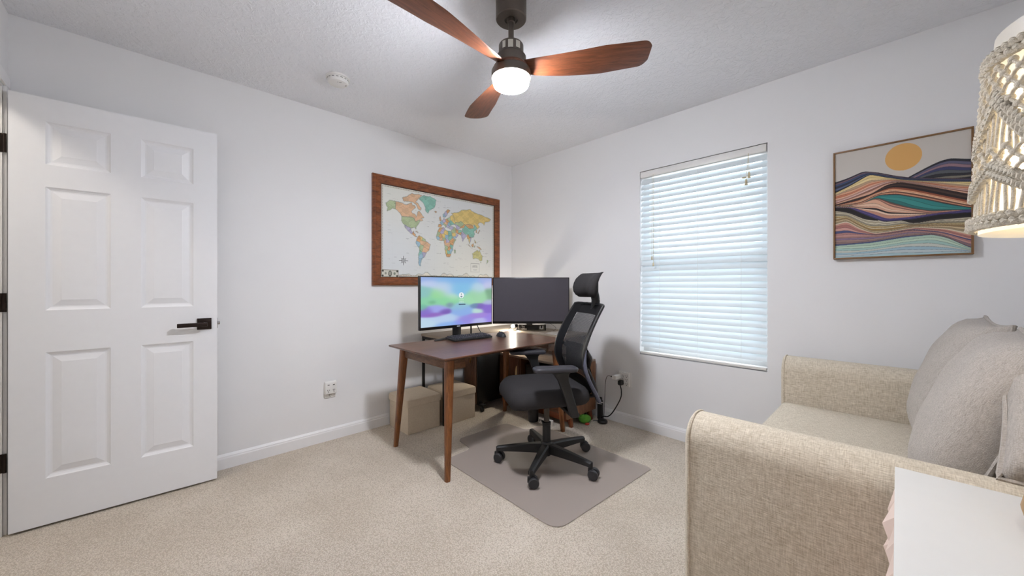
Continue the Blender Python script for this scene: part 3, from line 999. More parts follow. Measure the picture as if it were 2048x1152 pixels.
def draw_art(nu, nv):
    U, V = np.meshgrid(np.linspace(0, 1, nu), np.linspace(0, 1, nv))
    u1 = U[0]

    def hx(s):
        return np.array([int(s[i:i + 2], 16) / 255 for i in (0, 2, 4)])
    img = np.ones((nv, nu, 3)) * hx('c9c2ba')

    def curve(pts):
        x, y = zip(*pts)
        xs = np.linspace(0, 1, 60)
        ys = np.interp(xs, x, y)
        k = np.array([1, 2, 3, 2, 1]) / 9
        ys = np.convolve(np.pad(ys, 2, 'edge'), k, 'valid')
        return np.interp(u1, xs, ys)

    def band(top, bot, cols, wob=0.0, ph=0.0, wts=None):
        """Stripes between two curves, colours top to bottom."""
        t, b = (curve(c) if not isinstance(c, np.ndarray) else c for c in (top, bot))
        h = np.maximum(b - t, 1e-4)
        f = (V - t[None]) / h[None]
        g = f + wob * np.sin(U * 9 + ph + f * 4) * f * (1 - f) * 4
        m = (f >= 0) & (f < 1)
        n = len(cols)
        w = np.array(wts if wts else [1] * n, float)
        edges = np.cumsum(w) / w.sum()
        k = np.clip(np.searchsorted(edges, np.clip(g, 0, 0.9999)), 0, n - 1)
        pal = np.array([hx(c) for c in cols])
        img[m] = pal[k][m]
        near = np.min(np.abs(g[..., None] - edges[None, None, :-1]), -1) if n > 1 else np.ones_like(g)
        ln = m & (near * h[None] < 0.0016)
        img[ln] = img[ln] * 0.72
    sun = np.hypot((U - 0.545) / 0.135, (V - 0.135) / 0.118) < 1
    img[sun] = hx('d9a763')
    # far right mountain
    r2 = [(0.50, 0.36), (0.57, 0.325), (0.72, 0.254), (0.80, 0.222), (0.87, 0.212), (0.93, 0.228), (1, 0.245)]
    fl = [(0, 0.5), (0.5, 0.44), (1, 0.46)]
    band([(0, 1), (0.5, 1), (0.505, 0.36)] + r2[1:], fl, ['23232b', '5b5a72', '8d6f78', '3c3f63', '55585c', '2b2a30', '7b7568', '23232b', '585f68', '6f7b84', '3f6e74'], 0.06, 0.5)
    # left ridge, dark blue lines
    l1 = [(0, 0.27), (0.1, 0.25), (0.24, 0.205), (0.35, 0.235), (0.5, 0.295), (0.6, 0.325), (0.75, 0.355), (1, 0.40)]
    l2 = [(0, 0.375), (0.13, 0.325), (0.29, 0.245), (0.43, 0.30), (0.57, 0.345), (0.8, 0.395), (1, 0.43)]
    band(l1, l2, ['2a2733', '6d5560', '3b4a6e', '2b2d3d', '55607f', '24242c'], 0.05)
    # warm fan
    l3 = [(0, 0.485), (0.15, 0.455), (0.3, 0.425), (0.42, 0.36), (0.52, 0.35), (0.65, 0.395), (0.8, 0.45), (1, 0.53)]
    band(l2, l3, ['dcc489', 'e5cf9a', 'b7997c', 'd9a283', 'c8785a', 'e2b296', 'b98b7c', 'dcb7ae', '8d5f50', 'd6a58c'], 0.10, 1.0)
    # dark ridge line and orange
    l4 = [(0, 0.497), (0.2, 0.475), (0.35, 0.42), (0.46, 0.40), (0.6, 0.44), (0.8, 0.52), (1, 0.60)]
    band(l3, l4, ['2b1c1a', '44302a', '241819', '8a4a33'], 0.03)
    tl_ = [(0.52, 0.5), (0.56, 0.425), (0.62, 0.40), (0.7, 0.44), (0.74, 0.5)]
    # teal heart
    l5 = [(0, 0.50), (0.22, 0.505), (0.36, 0.44), (0.5, 0.45), (0.7, 0.52), (0.85, 0.58), (1, 0.635)]
    band(l4, l5, ['d99d78', 'e6b795', '6b4436', 'c98a6b'], 0.05)
    l6 = [(0, 0.505), (0.2, 0.51), (0.34, 0.475), (0.45, 0.56), (0.6, 0.615), (0.75, 0.66), (1, 0.665)]
    band(l5, l6, ['4a3a38', '2f7f7d', '3a8b86', '2c6d6c', '6b5148', 'c98f78', '8a6458'], 0.10, 2.0, [0.5, 1.2, 1.2, 0.8, 0.4, 0.5, 0.5])
    l7 = [(0, 0.51), (0.15, 0.53), (0.3, 0.60), (0.42, 0.665), (0.55, 0.67), (0.8, 0.655), (1, 0.65)]
    band(l6, l7, ['d9a88c', 'e3bfa4', 'd6a48b', '2b2222', 'e6c7ad', 'c08a76'], 0.12, 0.4)
    l8 = [(0, 0.515), (0.12, 0.53), (0.25, 0.61), (0.4, 0.69), (0.6, 0.69), (0.8, 0.67), (1, 0.675)]
    band(l7, l8, ['4b3f73', '5a4d86', '3c3560'], 0.05)
    l9 = [(0, 0.545), (0.12, 0.58), (0.25, 0.655), (0.36, 0.68), (0.41, 0.655), (0.5, 0.68), (0.62, 0.73), (0.75, 0.715), (1, 0.715)]
    band(l8, np.maximum(curve(l9), curve(l8) + 0.004), ['221d1d', '191616', '2a2322'], 0.02)
    b1 = [(0, 0.635), (0.1, 0.62), (0.18, 0.68), (0.3, 0.76), (0.45, 0.765), (0.6, 0.745), (0.8, 0.755), (1, 0.78)]
    band(np.maximum(curve(l9), curve(l8) + 0.004), b1, ['c8c0a8', 'b3a88f', 'd6cdb4', 'a79e8a', '8f8878', 'c8b68c', 'a98a52', 'd8c9a6', '9c7c46'], 0.08, 0.7)
    b2 = [(0, 0.685), (0.1, 0.66), (0.2, 0.735), (0.33, 0.795), (0.5, 0.78), (0.65, 0.765), (0.85, 0.80), (1, 0.86)]
    band(b1, b2, ['8c7454', 'c9b48c', '9d8a6d', 'd2c6ab'], 0.03)
    b3 = [(0, 0.80), (0.2, 0.805), (0.4, 0.81), (0.6, 0.79), (0.8, 0.83), (1, 0.93)]
    band(b2, b3, ['c08a7c', 'a86e68', 'c9988c', '4a5078', 'a87a76', 'b88a82'], 0.06, 1.4)
    b4 = [(0, 0.885), (0.3, 0.875), (0.55, 0.845), (0.75, 0.835), (0.85, 0.87), (1, 0.965)]
    band(b3, np.maximum(curve(b4), curve(b3) + 0.003), ['9c7672', '86708a', '9c8079', '8a6f6c', '4a5676'], 0.05, 0.2)
    b5 = [(0, 1.001), (1, 1.001)]
    band(np.maximum(curve(b4), curve(b3) + 0.003), b5, ['a8c0ac', 'b7cdb9', '9fbfb8', 'c2c5bb', '9bb7c4', 'b9c4c6', 'a7c3c9'], 0.05, 0.9)
    return img


print_sheet('art_sheet', (AX0 + 0.008, -0.0265, AZ1 - 0.008), (AX1 - AX0 - 0.016, 0, 0), (0, 0, -(AZ1 - AZ0 - 0.016)), draw_art(380, 440), 'art_print', ar)

# ------------------------------------------------------------------ corner table behind the desk
TZ = 0.7245
ct = thing('corner_table', (0.2, -0.6, 0), 'taupe-topped corner table on thin black metal legs behind the wooden desk', 'table')
top = [(0.02, -1.12), (0.375, -1.12), (0.375, -0.362), (1.0, -0.362), (1.0, -0.016), (0.02, -0.016)]
MB().prism(top, 2, TZ - 0.022, TZ, 0.002).build('table_top', 'taupe_laminate', ct, world=True)
for x, y in ((0.036, -1.105), (0.357, -1.105), (0.036, -0.035), (0.985, -0.028)):
    MB().box(x - 0.010, x + 0.010, y - 0.010, y + 0.010, 0, TZ - 0.022, 0.002).build('leg', 'black_metal', ct, world=True)
fr = MB()
fr.box(0.03, 0.365, -1.115, -1.095, TZ - 0.045, TZ - 0.0221, 0.001)
fr.build('frame_bar', 'black_metal', ct, world=True)
fr = MB()
fr.box(0.03, 0.046, -1.095, -0.045, TZ - 0.045, TZ - 0.0221, 0.001)
fr.build('frame_bar', 'black_metal', ct, world=True)

# ------------------------------------------------------------------ wooden desk
DKX0, DKX1, DKY0, DKY1, DKZ = 0.42, 1.128, -1.615, -0.452, 0.725
dk = thing('desk', (0.774, -1.03, 0), 'walnut writing desk with splayed tapered legs, monitors standing along its back', 'desk')
tp = MB()
b = 0.022


def rr(x0, x1, y0, y1, z):
    return [(x, y, z) for x, y in rrect(x1 - x0, y1 - y0, 0.008, 3, (x0 + x1) / 2, (y0 + y1) / 2)]


tp.rings([rr(DKX0 + 0.045, DKX1 - 0.045, DKY0 + 0.045, DKY1 - 0.045, DKZ - 0.028), rr(DKX0 + 0.002, DKX1 - 0.002, DKY0 + 0.002, DKY1 - 0.002, DKZ - 0.011), rr(DKX0, DKX1, DKY0, DKY1, DKZ - 0.007), rr(DKX0, DKX1, DKY0, DKY1, DKZ - 0.002), rr(DKX0 + 0.002, DKX1 - 0.002, DKY0 + 0.002, DKY1 - 0.002, DKZ)])
tp.build('desk_top', 'walnut_top', dk, world=True, angle=15)
FEET = {(-1, -1): (0.446, -1.571), (1, -1): (1.100, -1.575), (-1, 1): (0.440, -0.505), (1, 1): (1.104, -0.497)}
for (sx, sy), (fx, fy) in FEET.items():
    tx, ty = (0.497 if sx < 0 else 1.055), (-1.532 if sy < 0 else -0.535)
    rs = []
    for t in np.linspace(0, 1, 7):
        w = 0.030 + 0.024 * t
        cx, cy = fx + (tx - fx) * t, fy + (ty - fy) * t
        rs.append([(x, y, t * (DKZ - 0.0282)) for x, y in rrect(w, w, w * 0.3, 4, cx, cy)])
    MB().rings(rs).build('leg', 'walnut_leg', dk, world=True)
za0, za1 = DKZ - 0.085, DKZ - 0.0283
for y in (-1.532, -0.535):
    MB().box(0.52, 1.032, y - 0.011, y + 0.011, za0, za1, 0.003).build('apron', 'walnut_apron', dk, world=True)
for y0, y1 in ((-1.508, -1.425), (-0.64, -0.558)):
    for x in (1.065, 0.487):
        MB().box(x - 0.011, x + 0.011, y0, y1, za0, za1, 0.003).build('apron', 'walnut_apron', dk, world=True)
MB().box(0.476, 0.498, -1.425, -0.64, za0 + 0.02, za1, 0.003).build('apron', 'walnut_apron', dk, world=True)

# ------------------------------------------------------------------ storage ottomans
def ottoman(x0, x1, y0, y1, h, label, rz=0.0):
    o = thing('storage_ottoman', ((x0 + x1) / 2, (y0 + y1) / 2, 0), label, 'storage box', rz, 'linen storage boxes under the corner table')
    w, d = x1 - x0, y1 - y0
    MB().box(-w / 2 + 0.008, w / 2 - 0.008, -d / 2 + 0.008, d / 2 - 0.008, 0.0, h - 0.05, 0.004).build('box_body', 'ottoman_linen', o)
    rs = []
    for z, i in ((h - 0.062, 0.004), (h - 0.058, 0.0), (h - 0.022, 0.0), (h - 0.008, 0.004), (h - 0.001, 0.016), (h + 0.003, 0.06), (h + 0.004, 0.12)):
        rs.append([(x, y, z) for x, y in rrect(w - 2 * i, d - 2 * i, 0.012, 4)])
    MB().rings(rs).build('lid', 'ottoman_linen', o)
    return o


ottoman(0.022, 0.343, -1.425, -1.122, 0.272, 'beige linen storage box nearest the door, left of the black table leg')
ottoman(0.058, 0.378, -1.085, -0.785, 0.272, 'beige linen storage box beside the computer tower, right of the black table leg')

# ------------------------------------------------------------------ computer tower
pt = thing('computer_tower', (0.18, -0.46, 0), 'black computer tower with a vertical wooden slat front on a wheeled stand', 'computer')
PX0, PX1, PY0, PY1, PZ0, PZ1 = 0.092, 0.286, -0.70, -0.24, 0.065, 0.555
MB().box(PX0, PX1, PY0, PY1, PZ0, PZ1, 0.004).build('case', 'black_satin', pt, world=True)
MB().box(PX1, PX1 + 0.003, PY0 + 0.015, PY1 - 0.015, PZ0 + 0.02, PZ1 - 0.02, 0.001).build('side_panel', 'black_satin', pt, world=True)
ns = 14
for k in range(ns):
    x = PX0 + 0.008 + (PX1 - PX0 - 0.016) * (k + 0.5) / ns
    MB().box(x - 0.0048, x + 0.0048, PY0 - 0.012, PY0, PZ0 + 0.004, PZ1 - 0.004, 0.001).build('slat', 'slat_wood', pt, world=True)
hk = MB()
hk.tube(spline([(0.205, PY0 - 0.016, 0.49), (0.212, PY0 - 0.02, 0.475), (0.205, PY0 - 0.018, 0.462), (0.198, PY0 - 0.018, 0.45), (0.205, PY0 - 0.02, 0.437)], 5), 0.005, 8)
hk.ball((0.205, PY0 - 0.018, 0.492), 0.006).build('brass_charm', 'brass', pt, world=True)
for y in (PY0 + 0.05, PY1 - 0.05):
    MB().box(0.05, 0.33, y - 0.02, y + 0.02, 0.045, 0.064, 0.003).build('stand_bar', 'black_plastic', pt, world=True)
for x in (0.064, 0.318):
    for y in (PY0 + 0.03, PY1 - 0.05):
        MB().lathe([(0.006, -0.012), (0.018, -0.01), (0.022, 0), (0.018, 0.01), (0.006, 0.012)], 18, M=Matrix.Translation((x, y, 0.022)) @ Matrix.Rotation(PI / 2, 4, 'Y')).tube([(x, y, 0.02), (x, y, 0.05)], 0.006).build('caster', 'black_plastic', pt, world=True)

# ------------------------------------------------------------------ low cabinet under the corner table
cb = thing('low_cabinet', (0.7, -0.24, 0), 'low walnut cabinet with short legs and an open bay beneath the corner table', 'cabinet')
CX0, CX1, CY0, CY1, CZ0, CZ1 = 0.300, 1.108, -0.44, -0.045, 0.055, 0.508
MB().box(CX0, CX1, CY0, CY1, CZ1 - 0.018, CZ1, 0.001).build('cabinet_top', 'cabinet_top_glare', cb, world=True)
MB().box(CX0, CX0 + 0.018, CY0, CY1, CZ0 + 0.05, CZ1 - 0.018).build('side_panel', 'cabinet_wood', cb, world=True)
MB().box(CX1 - 0.018, CX1, CY0, CY1, CZ0 + 0.02, CZ1 - 0.018).build('side_panel', 'cabinet_side', cb, world=True)
MB().box(CX0 + 0.018, CX1 - 0.018, CY1 - 0.008, CY1, CZ0 + 0.05, CZ1 - 0.018).build('back_panel', 'cabinet_wood', cb, world=True)
MB().box(CX0 + 0.018, CX1 - 0.018, CY0, CY1 - 0.008, CZ0 + 0.05, CZ0 + 0.068).build('bottom_panel', 'cabinet_wood', cb, world=True)
MB().box(0.555, 0.573, CY0 + 0.01, CY1 - 0.008, CZ0 + 0.068, CZ1 - 0.018).build('divider', 'cabinet_wood', cb, world=True)
MB().box(0.573, CX1 - 0.018, CY0 + 0.02, CY1 - 0.008, 0.30, 0.315).build('shelf', 'cabinet_wood', cb, world=True)
MB().box(CX0 + 0.019, 0.554, CY0 - 0.001, CY0 + 0.017, CZ0 + 0.07, CZ1 - 0.021, 0.001).build('door', 'cabinet_wood', cb, world=True)
MB().box(CX0 + 0.02, CX1 - 0.02, CY0 + 0.012, CY0 + 0.03, CZ0 - 0.005, CZ0 + 0.05, 0.003).build('base_rail', 'cherry_leg', cb, world=True)
for x, y in ((CX0 + 0.05, CY0 + 0.06), (CX1 - 0.03, CY0 + 0.06), (CX0 + 0.05, CY1 - 0.04), (1.085, -0.115)):
    rs = []
    for t in (0, 0.5, 1):
        w = 0.028 + 0.012 * t
        s = (1 - t) * 0.02 * (1 if x > 0.7 else -1)
        rs.append([(a, c, t * (CZ0 + 0.02)) for a, c in rrect(w, w, 0.006, 3, x + s, y)])
    MB().rings(rs).build('leg', 'cherry_leg', cb, world=True)
MB().prism([(0.52, 0.335), (0.538, 0.335), (0.538, 0.42), (0.532, 0.415), (0.524, 0.39), (0.52, 0.365)], 1, CY0 - 0.012, CY0 - 0.0015, 0.002).build('cream_blade', 'cream', cb, world=True)  # cream blade-shaped piece at the cabinet front, left unidentified

bx = thing('black_equipment_box', (0.83, -0.24, 0.315), 'black equipment box sitting in the open bay of the low cabinet', 'device')
MB().box(0.60, 1.06, CY0 + 0.04, CY1 - 0.03, 0.3155, 0.44, 0.006).build('housing', 'black_satin', bx, world=True)
MB().box(0.62, 1.04, CY0 + 0.036, CY0 + 0.0405, 0.33, 0.42, 0.002).build('front_panel', 'black_plastic', bx, world=True)

# ------------------------------------------------------------------ things on the floor below the desk
tc = thing('metal_canister', (0.79, -0.50, 0), 'dark grey cylindrical bin under the desk in front of the low cabinet', 'bin')
MB().lathe([(0.038, 0.0), (0.042, 0.004), (0.044, 0.1), (0.045, 0.128), (0.041, 0.13), (0.039, 0.03)], 28, caps=False).build('shell', 'dark_grey', tc)
MB().lathe([(0.0, 0.002), (0.0405, 0.004), (0.0405, 0.006), (0.0, 0.008)], 24).build('base_disc', 'dark_grey', tc)
pk = thing('paper_stack', (0.92, -0.485, 0), 'white printed sheet lying on the carpet under the low cabinet', 'paper')
MB().box(0.85, 0.985, -0.50, -0.47, 0.0, 0.048, 0.002).build('carton', 'paper', pk, world=True)
lb = MB()
for i in range(9):
    x = 0.857 + i * 0.0135
    lb.box(x, x + 0.008 + 0.003 * (i % 3), -0.5008, -0.4999, 0.014 + 0.01 * (i % 2), 0.034)
lb.build('print_marks', 'slot_dark', pk, smooth=False, world=True)
gp = thing('green_plush', (1.115, -0.235, 0), 'small green plush toy with a red tip on the carpet by the cabinet leg', 'toy')
MB().ball((0.0, 0.02, 0.03), (0.045, 0.06, 0.034), 20, 12).ball((-0.02, 0.0, 0.045), (0.03, 0.035, 0.025), 16, 10).build('body', 'plush_green', gp)
MB().ball((0.045, -0.012, 0.008), (0.018, 0.022, 0.008), 12, 8).build('red_tip', 'plush_red', gp)
pu = thing('power_puck', (1.222, -0.118, 0), 'round black hockey-puck shaped device on the carpet by the baseboard', 'device')
MB().lathe([(0.030, 0.0), (0.040, 0.004), (0.042, 0.016), (0.036, 0.026), (0.016, 0.031), (0.0, 0.032)], 28).build('puck', 'black_satin', pu)
ps = thing('power_strip', (1.155, -0.048, 0), 'upright black power strip with white cables beside the low cabinet', 'power strip')
MB().box(-0.02, 0.02, -0.016, 0.016, 0, 0.16, 0.004).build('housing', 'black_plastic', ps)
MB().box(-0.013, 0.013, -0.014, 0.014, 0.16, 0.185, 0.004).build('plug', 'black_plastic', ps)
MB().tube(spline([(-0.022, -0.02, 0.165), (0.0, -0.024, 0.155), (0.024, -0.018, 0.148), (0.05, -0.006, 0.15), (0.085, 0.0, 0.125)], 5), 0.0025, 6).build('white_cable', 'plastic_white', ps)
MB().tube(spline([(-0.022, -0.02, 0.138), (0.0, -0.022, 0.136), (0.024, -0.016, 0.136)], 5), 0.003, 6).build('white_cable', 'plastic_white', ps)
MB().tube(spline([(1.178, -0.05, 0.004), (1.19, -0.075, 0.004), (1.175, -0.1, 0.004), (1.14, -0.13, 0.004)], 6), 0.003, 6).build('floor_cable', 'black_plastic', ps, world=True)

# ------------------------------------------------------------------ chair mat
mt = MB()
ml = []


def fillet(pts, rad, n=6):
    out = []
    N = len(pts)
    for i in range(N):
        p, a, c = Vector(pts[i]), Vector(pts[i - 1]), Vector(pts[(i + 1) % N])
        r = rad[i] if isinstance(rad, (list, tuple)) else rad
        d1, d2 = (a - p).normalized(), (c - p).normalized()
        p1, p2 = p + d1 * r, p + d2 * r
        for k in range(n + 1):
            t = k / n
            out.append(tuple((p1 * (1 - t) + p * t) * (1 - t) + (p * (1 - t) + p2 * t) * t))
    return out


ml = fillet([(0.665, -1.195), (0.862, -1.215), (0.872, -1.445), (1.83, -1.462), (1.868, -0.575), (0.92, -0.545), (0.895, -0.70), (0.675, -0.71)], [0.06, 0.05, 0.02, 0.085, 0.03, 0.06, 0.05, 0.06])
mt.prism(ml, 2, 0.003, 0.0065)
tag(mt.build('chair_mat', 'mat_vinyl', smooth=False), 'clear smoky vinyl chair mat with a lip lying on the carpet', 'chair mat')

# ------------------------------------------------------------------ office chair
CHX, CHY = 1.36, -0.99
CHR = R(150)
ch = thing('office_chair', (CHX, CHY, 0.0066), 'black mesh office chair with headrest and armrests on a wheeled star base', 'chair', CHR)
for k in range(5):
    a = R(6.6 + 72 * k) - CHR
    M = Matrix.Rotation(a, 4, 'Z')
    rs = []
    for t in np.linspace(0, 1, 6):
        r = 0.025 + t * 0.295
        w = 0.052 - 0.020 * t
        zt = 0.128 - 0.030 * t ** 1.3
        hh = 0.058 - 0.030 * t
        rs.append([(r, y, z) for y, z in ((-w / 2, zt - hh), (w / 2, zt - hh), (w / 2, zt - 0.008), (w / 2 - 0.008, zt), (-w / 2 + 0.008, zt), (-w / 2, zt - 0.008))])
    lg = MB().rings(rs, M=M).build('star_leg', 'black_plastic', ch, angle=30)
    cz = Matrix.Translation((math.cos(a) * 0.318, math.sin(a) * 0.318, 0.0))
    sw = Matrix.Rotation(R(200 + 35 * math.sin(k * 2.1)) - CHR, 4, 'Z')
    cm = MB().tube([(0, 0, 0.03), (0, 0, 0.095)], 0.009, 12, M=cz)
    cm.box(-0.016, 0.02, -0.007, 0.007, 0.026, 0.062, 0.004, M=cz @ sw)
    ca = cm.build('caster', 'black_plastic', ch)
    for s in (-1, 1):
        MB().lathe([(0.010, -0.010), (0.026, -0.010), (0.0305, -0.006), (0.0305, 0.006), (0.026, 0.010), (0.010, 0.0105)], 22, M=cz @ sw @ Matrix.Translation((-0.014, s * 0.019, 0.0305)) @ Matrix.Rotation(PI / 2, 4, 'X')).build('wheel', 'dark_grey', ca)
MB().lathe([(0.026, 0.062), (0.034, 0.068), (0.038, 0.10), (0.038, 0.132), (0.032, 0.14), (0.0, 0.141)], 28).build('base_hub', 'black_satin', ch)
MB().lathe([(0.026, 0.05), (0.026, 0.245), (0.028, 0.247), (0.028, 0.262), (0.02, 0.264)], 28).build('gas_lift_sleeve', 'black_plastic', ch)
MB().lathe([(0.0175, 0.24), (0.0175, 0.41)], 24).build('gas_lift_rod', 'gunmetal', ch)
MB().box(-0.10, 0.10, -0.12, 0.10, 0.395, 0.432, 0.012, 3).box(-0.045, 0.045, -0.27, -0.08, 0.40, 0.43, 0.008).build('tilt_mechanism', 'black_plastic', ch)
# seat
rs = []
SW, SD = 0.50, 0.50
for z, i, fy in ((0.425, 0.03, 0.02), (0.432, 0.012, 0.008), (0.448, 0.002, 0.0), (0.475, 0.0, 0.0), (0.497, 0.006, 0.004), (0.512, 0.022, 0.016), (0.520, 0.05, 0.045), (0.522, 0.10, 0.1), (0.520, 0.16, 0.16), (0.519, 0.22, 0.22)):
    o_ = []
    for x, y in rrect(SW - 2 * i, SD - 2 * i, max(0.10 - i * 0.4, 0.012), 7):
        t = (y + SD / 2) / SD
        dz = -0.022 * max(0, (t - 0.72) / 0.28) ** 2 + 0.010 * (2 * x / SW) ** 2 * (1 if z > 0.5 else 0)
        o_.append((x, y + 0.03, z + dz))
    rs.append(o_)
MB().rings(rs).build('seat', 'black_fabric', ch, angle=50)

ZP = [0.425, 0.47, 0.53, 0.60, 0.67, 0.76, 0.86, 0.95, 1.02]
YP = [-0.262, -0.238, -0.200, -0.160, -0.140, -0.152, -0.195, -0.245, -0.288]
WP = [0.385, 0.41, 0.44, 0.462, 0.472, 0.466, 0.450, 0.432, 0.420]


def back_pt(u, z, dy=0.0):
    y = np.interp(z, ZP, YP)
    w = np.interp(z, ZP, WP)
    return Vector((u * w / 2, y - 0.045 * (1 - u * u) + dy, z))


def smooth_interp():
    """Replace the profiles by smooth versions."""
    global ZP, YP, WP
    zz = np.linspace(ZP[0], ZP[-1], 60)
    def sm(v):
        a = np.interp(zz, ZP, v)
        for _ in range(6):
            a[1:-1] = (a[:-2] + 2 * a[1:-1] + a[2:]) / 4
        return a
    YP, WP = sm(YP), sm(WP)
    ZP = zz


smooth_interp()
bk = MB()
# padded border: left, right, bottom and top bands
ZZ = np.linspace(0.43, 1.015, 28)
for u0, u1 in ((-1, -0.66), (0.66, 1)):
    bk.sheet([[back_pt(u, z) for u in np.linspace(u0, u1, 6)] for z in ZZ], 0.012)
for z0, z1 in ((0.43, 0.56), (0.955, 1.015)):
    bk.sheet([[back_pt(u, z) for u in np.linspace(-0.66, 0.66, 14)] for z in np.linspace(z0, z1, 6)], 0.012)
br = bk.build('backrest', 'mesh_frame', ch, angle=60)
MB().sheet([[back_pt(u, z, -0.003) for u in np.linspace(-0.66, 0.66, 14)] for z in np.linspace(0.56, 0.955, 20)]).build('mesh_panel', 'chair_mesh', br)
rim = [back_pt(-1, z, -0.006) for z in ZZ] + [back_pt(u, 1.018, -0.006) for u in np.linspace(-0.9, 0.9, 9)] + [back_pt(1, z, -0.006) for z in ZZ[::-1]]
MB().tube(rim, 0.009, 8).build('backrest_rim', 'black_plastic', br)
for s in (-1, 1):
    e = [back_pt(s, z, -0.012) + Vector((s * 0.004, 0, 0)) for z in ZZ[:16]]
    MB().tube(e, [0.012] * 12 + [0.010, 0.008, 0.006, 0.004], 8).build('rim_edge_highlight', 'edge_highlight_grey', br)  # strip along the lower rim carrying the painted edge highlight
sp = MB()
sp.sheet([[Vector((x, y, z)) for x in np.linspace(-w, w, 5)] for z, y, w in ((0.40, -0.26, 0.04), (0.46, -0.31, 0.038), (0.56, -0.30, 0.035), (0.66, -0.275, 0.032), (0.74, -0.27, 0.03))], 0.022)
sp.tube([(0, -0.285, 0.60), (-0.10, -0.255, 0.68), (-0.19, -0.19, 0.74)], [0.020, 0.017, 0.012], 8)
sp.tube([(0, -0.285, 0.60), (0.10, -0.255, 0.68), (0.19, -0.19, 0.74)], [0.020, 0.017, 0.012], 8)
sp.build('back_spine', 'black_plastic', ch)
MB().sheet([[Vector((x, -0.205 - 0.04 * (1 - (x / 0.17) ** 2), z)) for x in np.linspace(-0.17, 0.17, 10)] for z in np.linspace(0.585, 0.755, 5)], 0.012).build('lumbar_pad', 'black_plastic', ch)
for s in (-1, 1):
    MB().tube(spline([(s * 0.04, -0.275, 0.42), (s * 0.14, -0.275, 0.46), (s * 0.195, -0.235, 0.54), (s * 0.205, -0.185, 0.64)], 6), 0.013, 8).build('back_bracket', 'black_plastic', ch)
# headrest
hp = []
for z, th, w, yb in ((1.062, 0.004, 0.20, -0.278), (1.066, 0.022, 0.235, -0.274), (1.078, 0.042, 0.262, -0.271), (1.10, 0.055, 0.280, -0.269), (1.13, 0.060, 0.290, -0.270), (1.16, 0.057, 0.296, -0.276), (1.188, 0.050, 0.298, -0.286), (1.208, 0.038, 0.296, -0.298), (1.220, 0.024, 0.292, -0.308), (1.226, 0.006, 0.284, -0.318)):
    ringp = []
    xs = np.linspace(-1, 1, 15)
    for u in xs:
        ringp.append((u * w / 2, yb - 0.045 * (1 - u * u) + th * math.sqrt(max(0.02, 1 - u ** 6)), z))
    for u in xs[::-1]:
        ringp.append((u * w / 2, yb - 0.045 * (1 - u * u) - 0.012, z))
    hp.append(ringp)
MB().rings(hp).build('headrest', 'black_fabric', ch, angle=60)
MB().tube(spline([(0, -0.330, 0.95), (0, -0.342, 1.0), (0, -0.345, 1.05), (0, -0.328, 1.12)], 6), 0.028, 12).box(-0.05, 0.05, -0.344, -0.322, 1.09, 1.17, 0.01, 3).build('headrest_stem', 'black_plastic', ch)
# armrests
for s in (-1, 1):
    pad = []
    for z, i in ((0.648, 0.012), (0.652, 0.003), (0.664, 0.0), (0.672, 0.003), (0.677, 0.012), (0.678, 0.028)):
        pad.append([(s * 0.283 + x, 0.045 + y, z + 0.004 * (y > 0.09)) for x, y in rrect(0.092 - 2 * i, 0.262 - 2 * i, max(0.03 - i * 0.6, 0.01), 5)])
    am = thing('x', (0, 0, 0), None, None) if False else None
    po_ = []
    for z, y, d, w in ((0.645, 0.012, 0.115, 0.036), (0.632, 0.010, 0.088, 0.034), (0.60, 0.0, 0.064, 0.034), (0.52, -0.028, 0.058, 0.034), (0.43, -0.058, 0.054, 0.034), (0.385, -0.072, 0.05, 0.034)):
        po_.append([(s * 0.283 + x, y + yy, z) for x, yy in rrect(w, d, 0.010, 4)])
    arm = MB().rings(po_)
    arm.box(min(s * 0.10, s * 0.292), max(s * 0.10, s * 0.292), -0.10, -0.045, 0.385, 0.405, 0.005)
    ao = arm.build('armrest', 'black_plastic', ch)
    MB().rings(pad).build('arm_pad', 'grey_plastic', ao, angle=50)

# ------------------------------------------------------------------ left monitor, switched on
MX, MYA, MYB, MZA, MZB = 0.47, -1.393, -0.683, 0.809, 1.2185
ml_ = thing('monitor', (0.43, -1.038, DKZ), 'black monitor switched on, showing a blurred purple and green log-in picture', 'monitor')
MB().box(MX - 0.03, MX, MYA, MYB, MZA, MZB, 0.003).build('housing', 'black_satin', ml_, world=True)
MB().box(MX - 0.055, MX - 0.03, -1.25, -0.83, 0.87, 1.15, 0.01, 3).build('rear_shell', 'black_plastic', ml_, world=True)


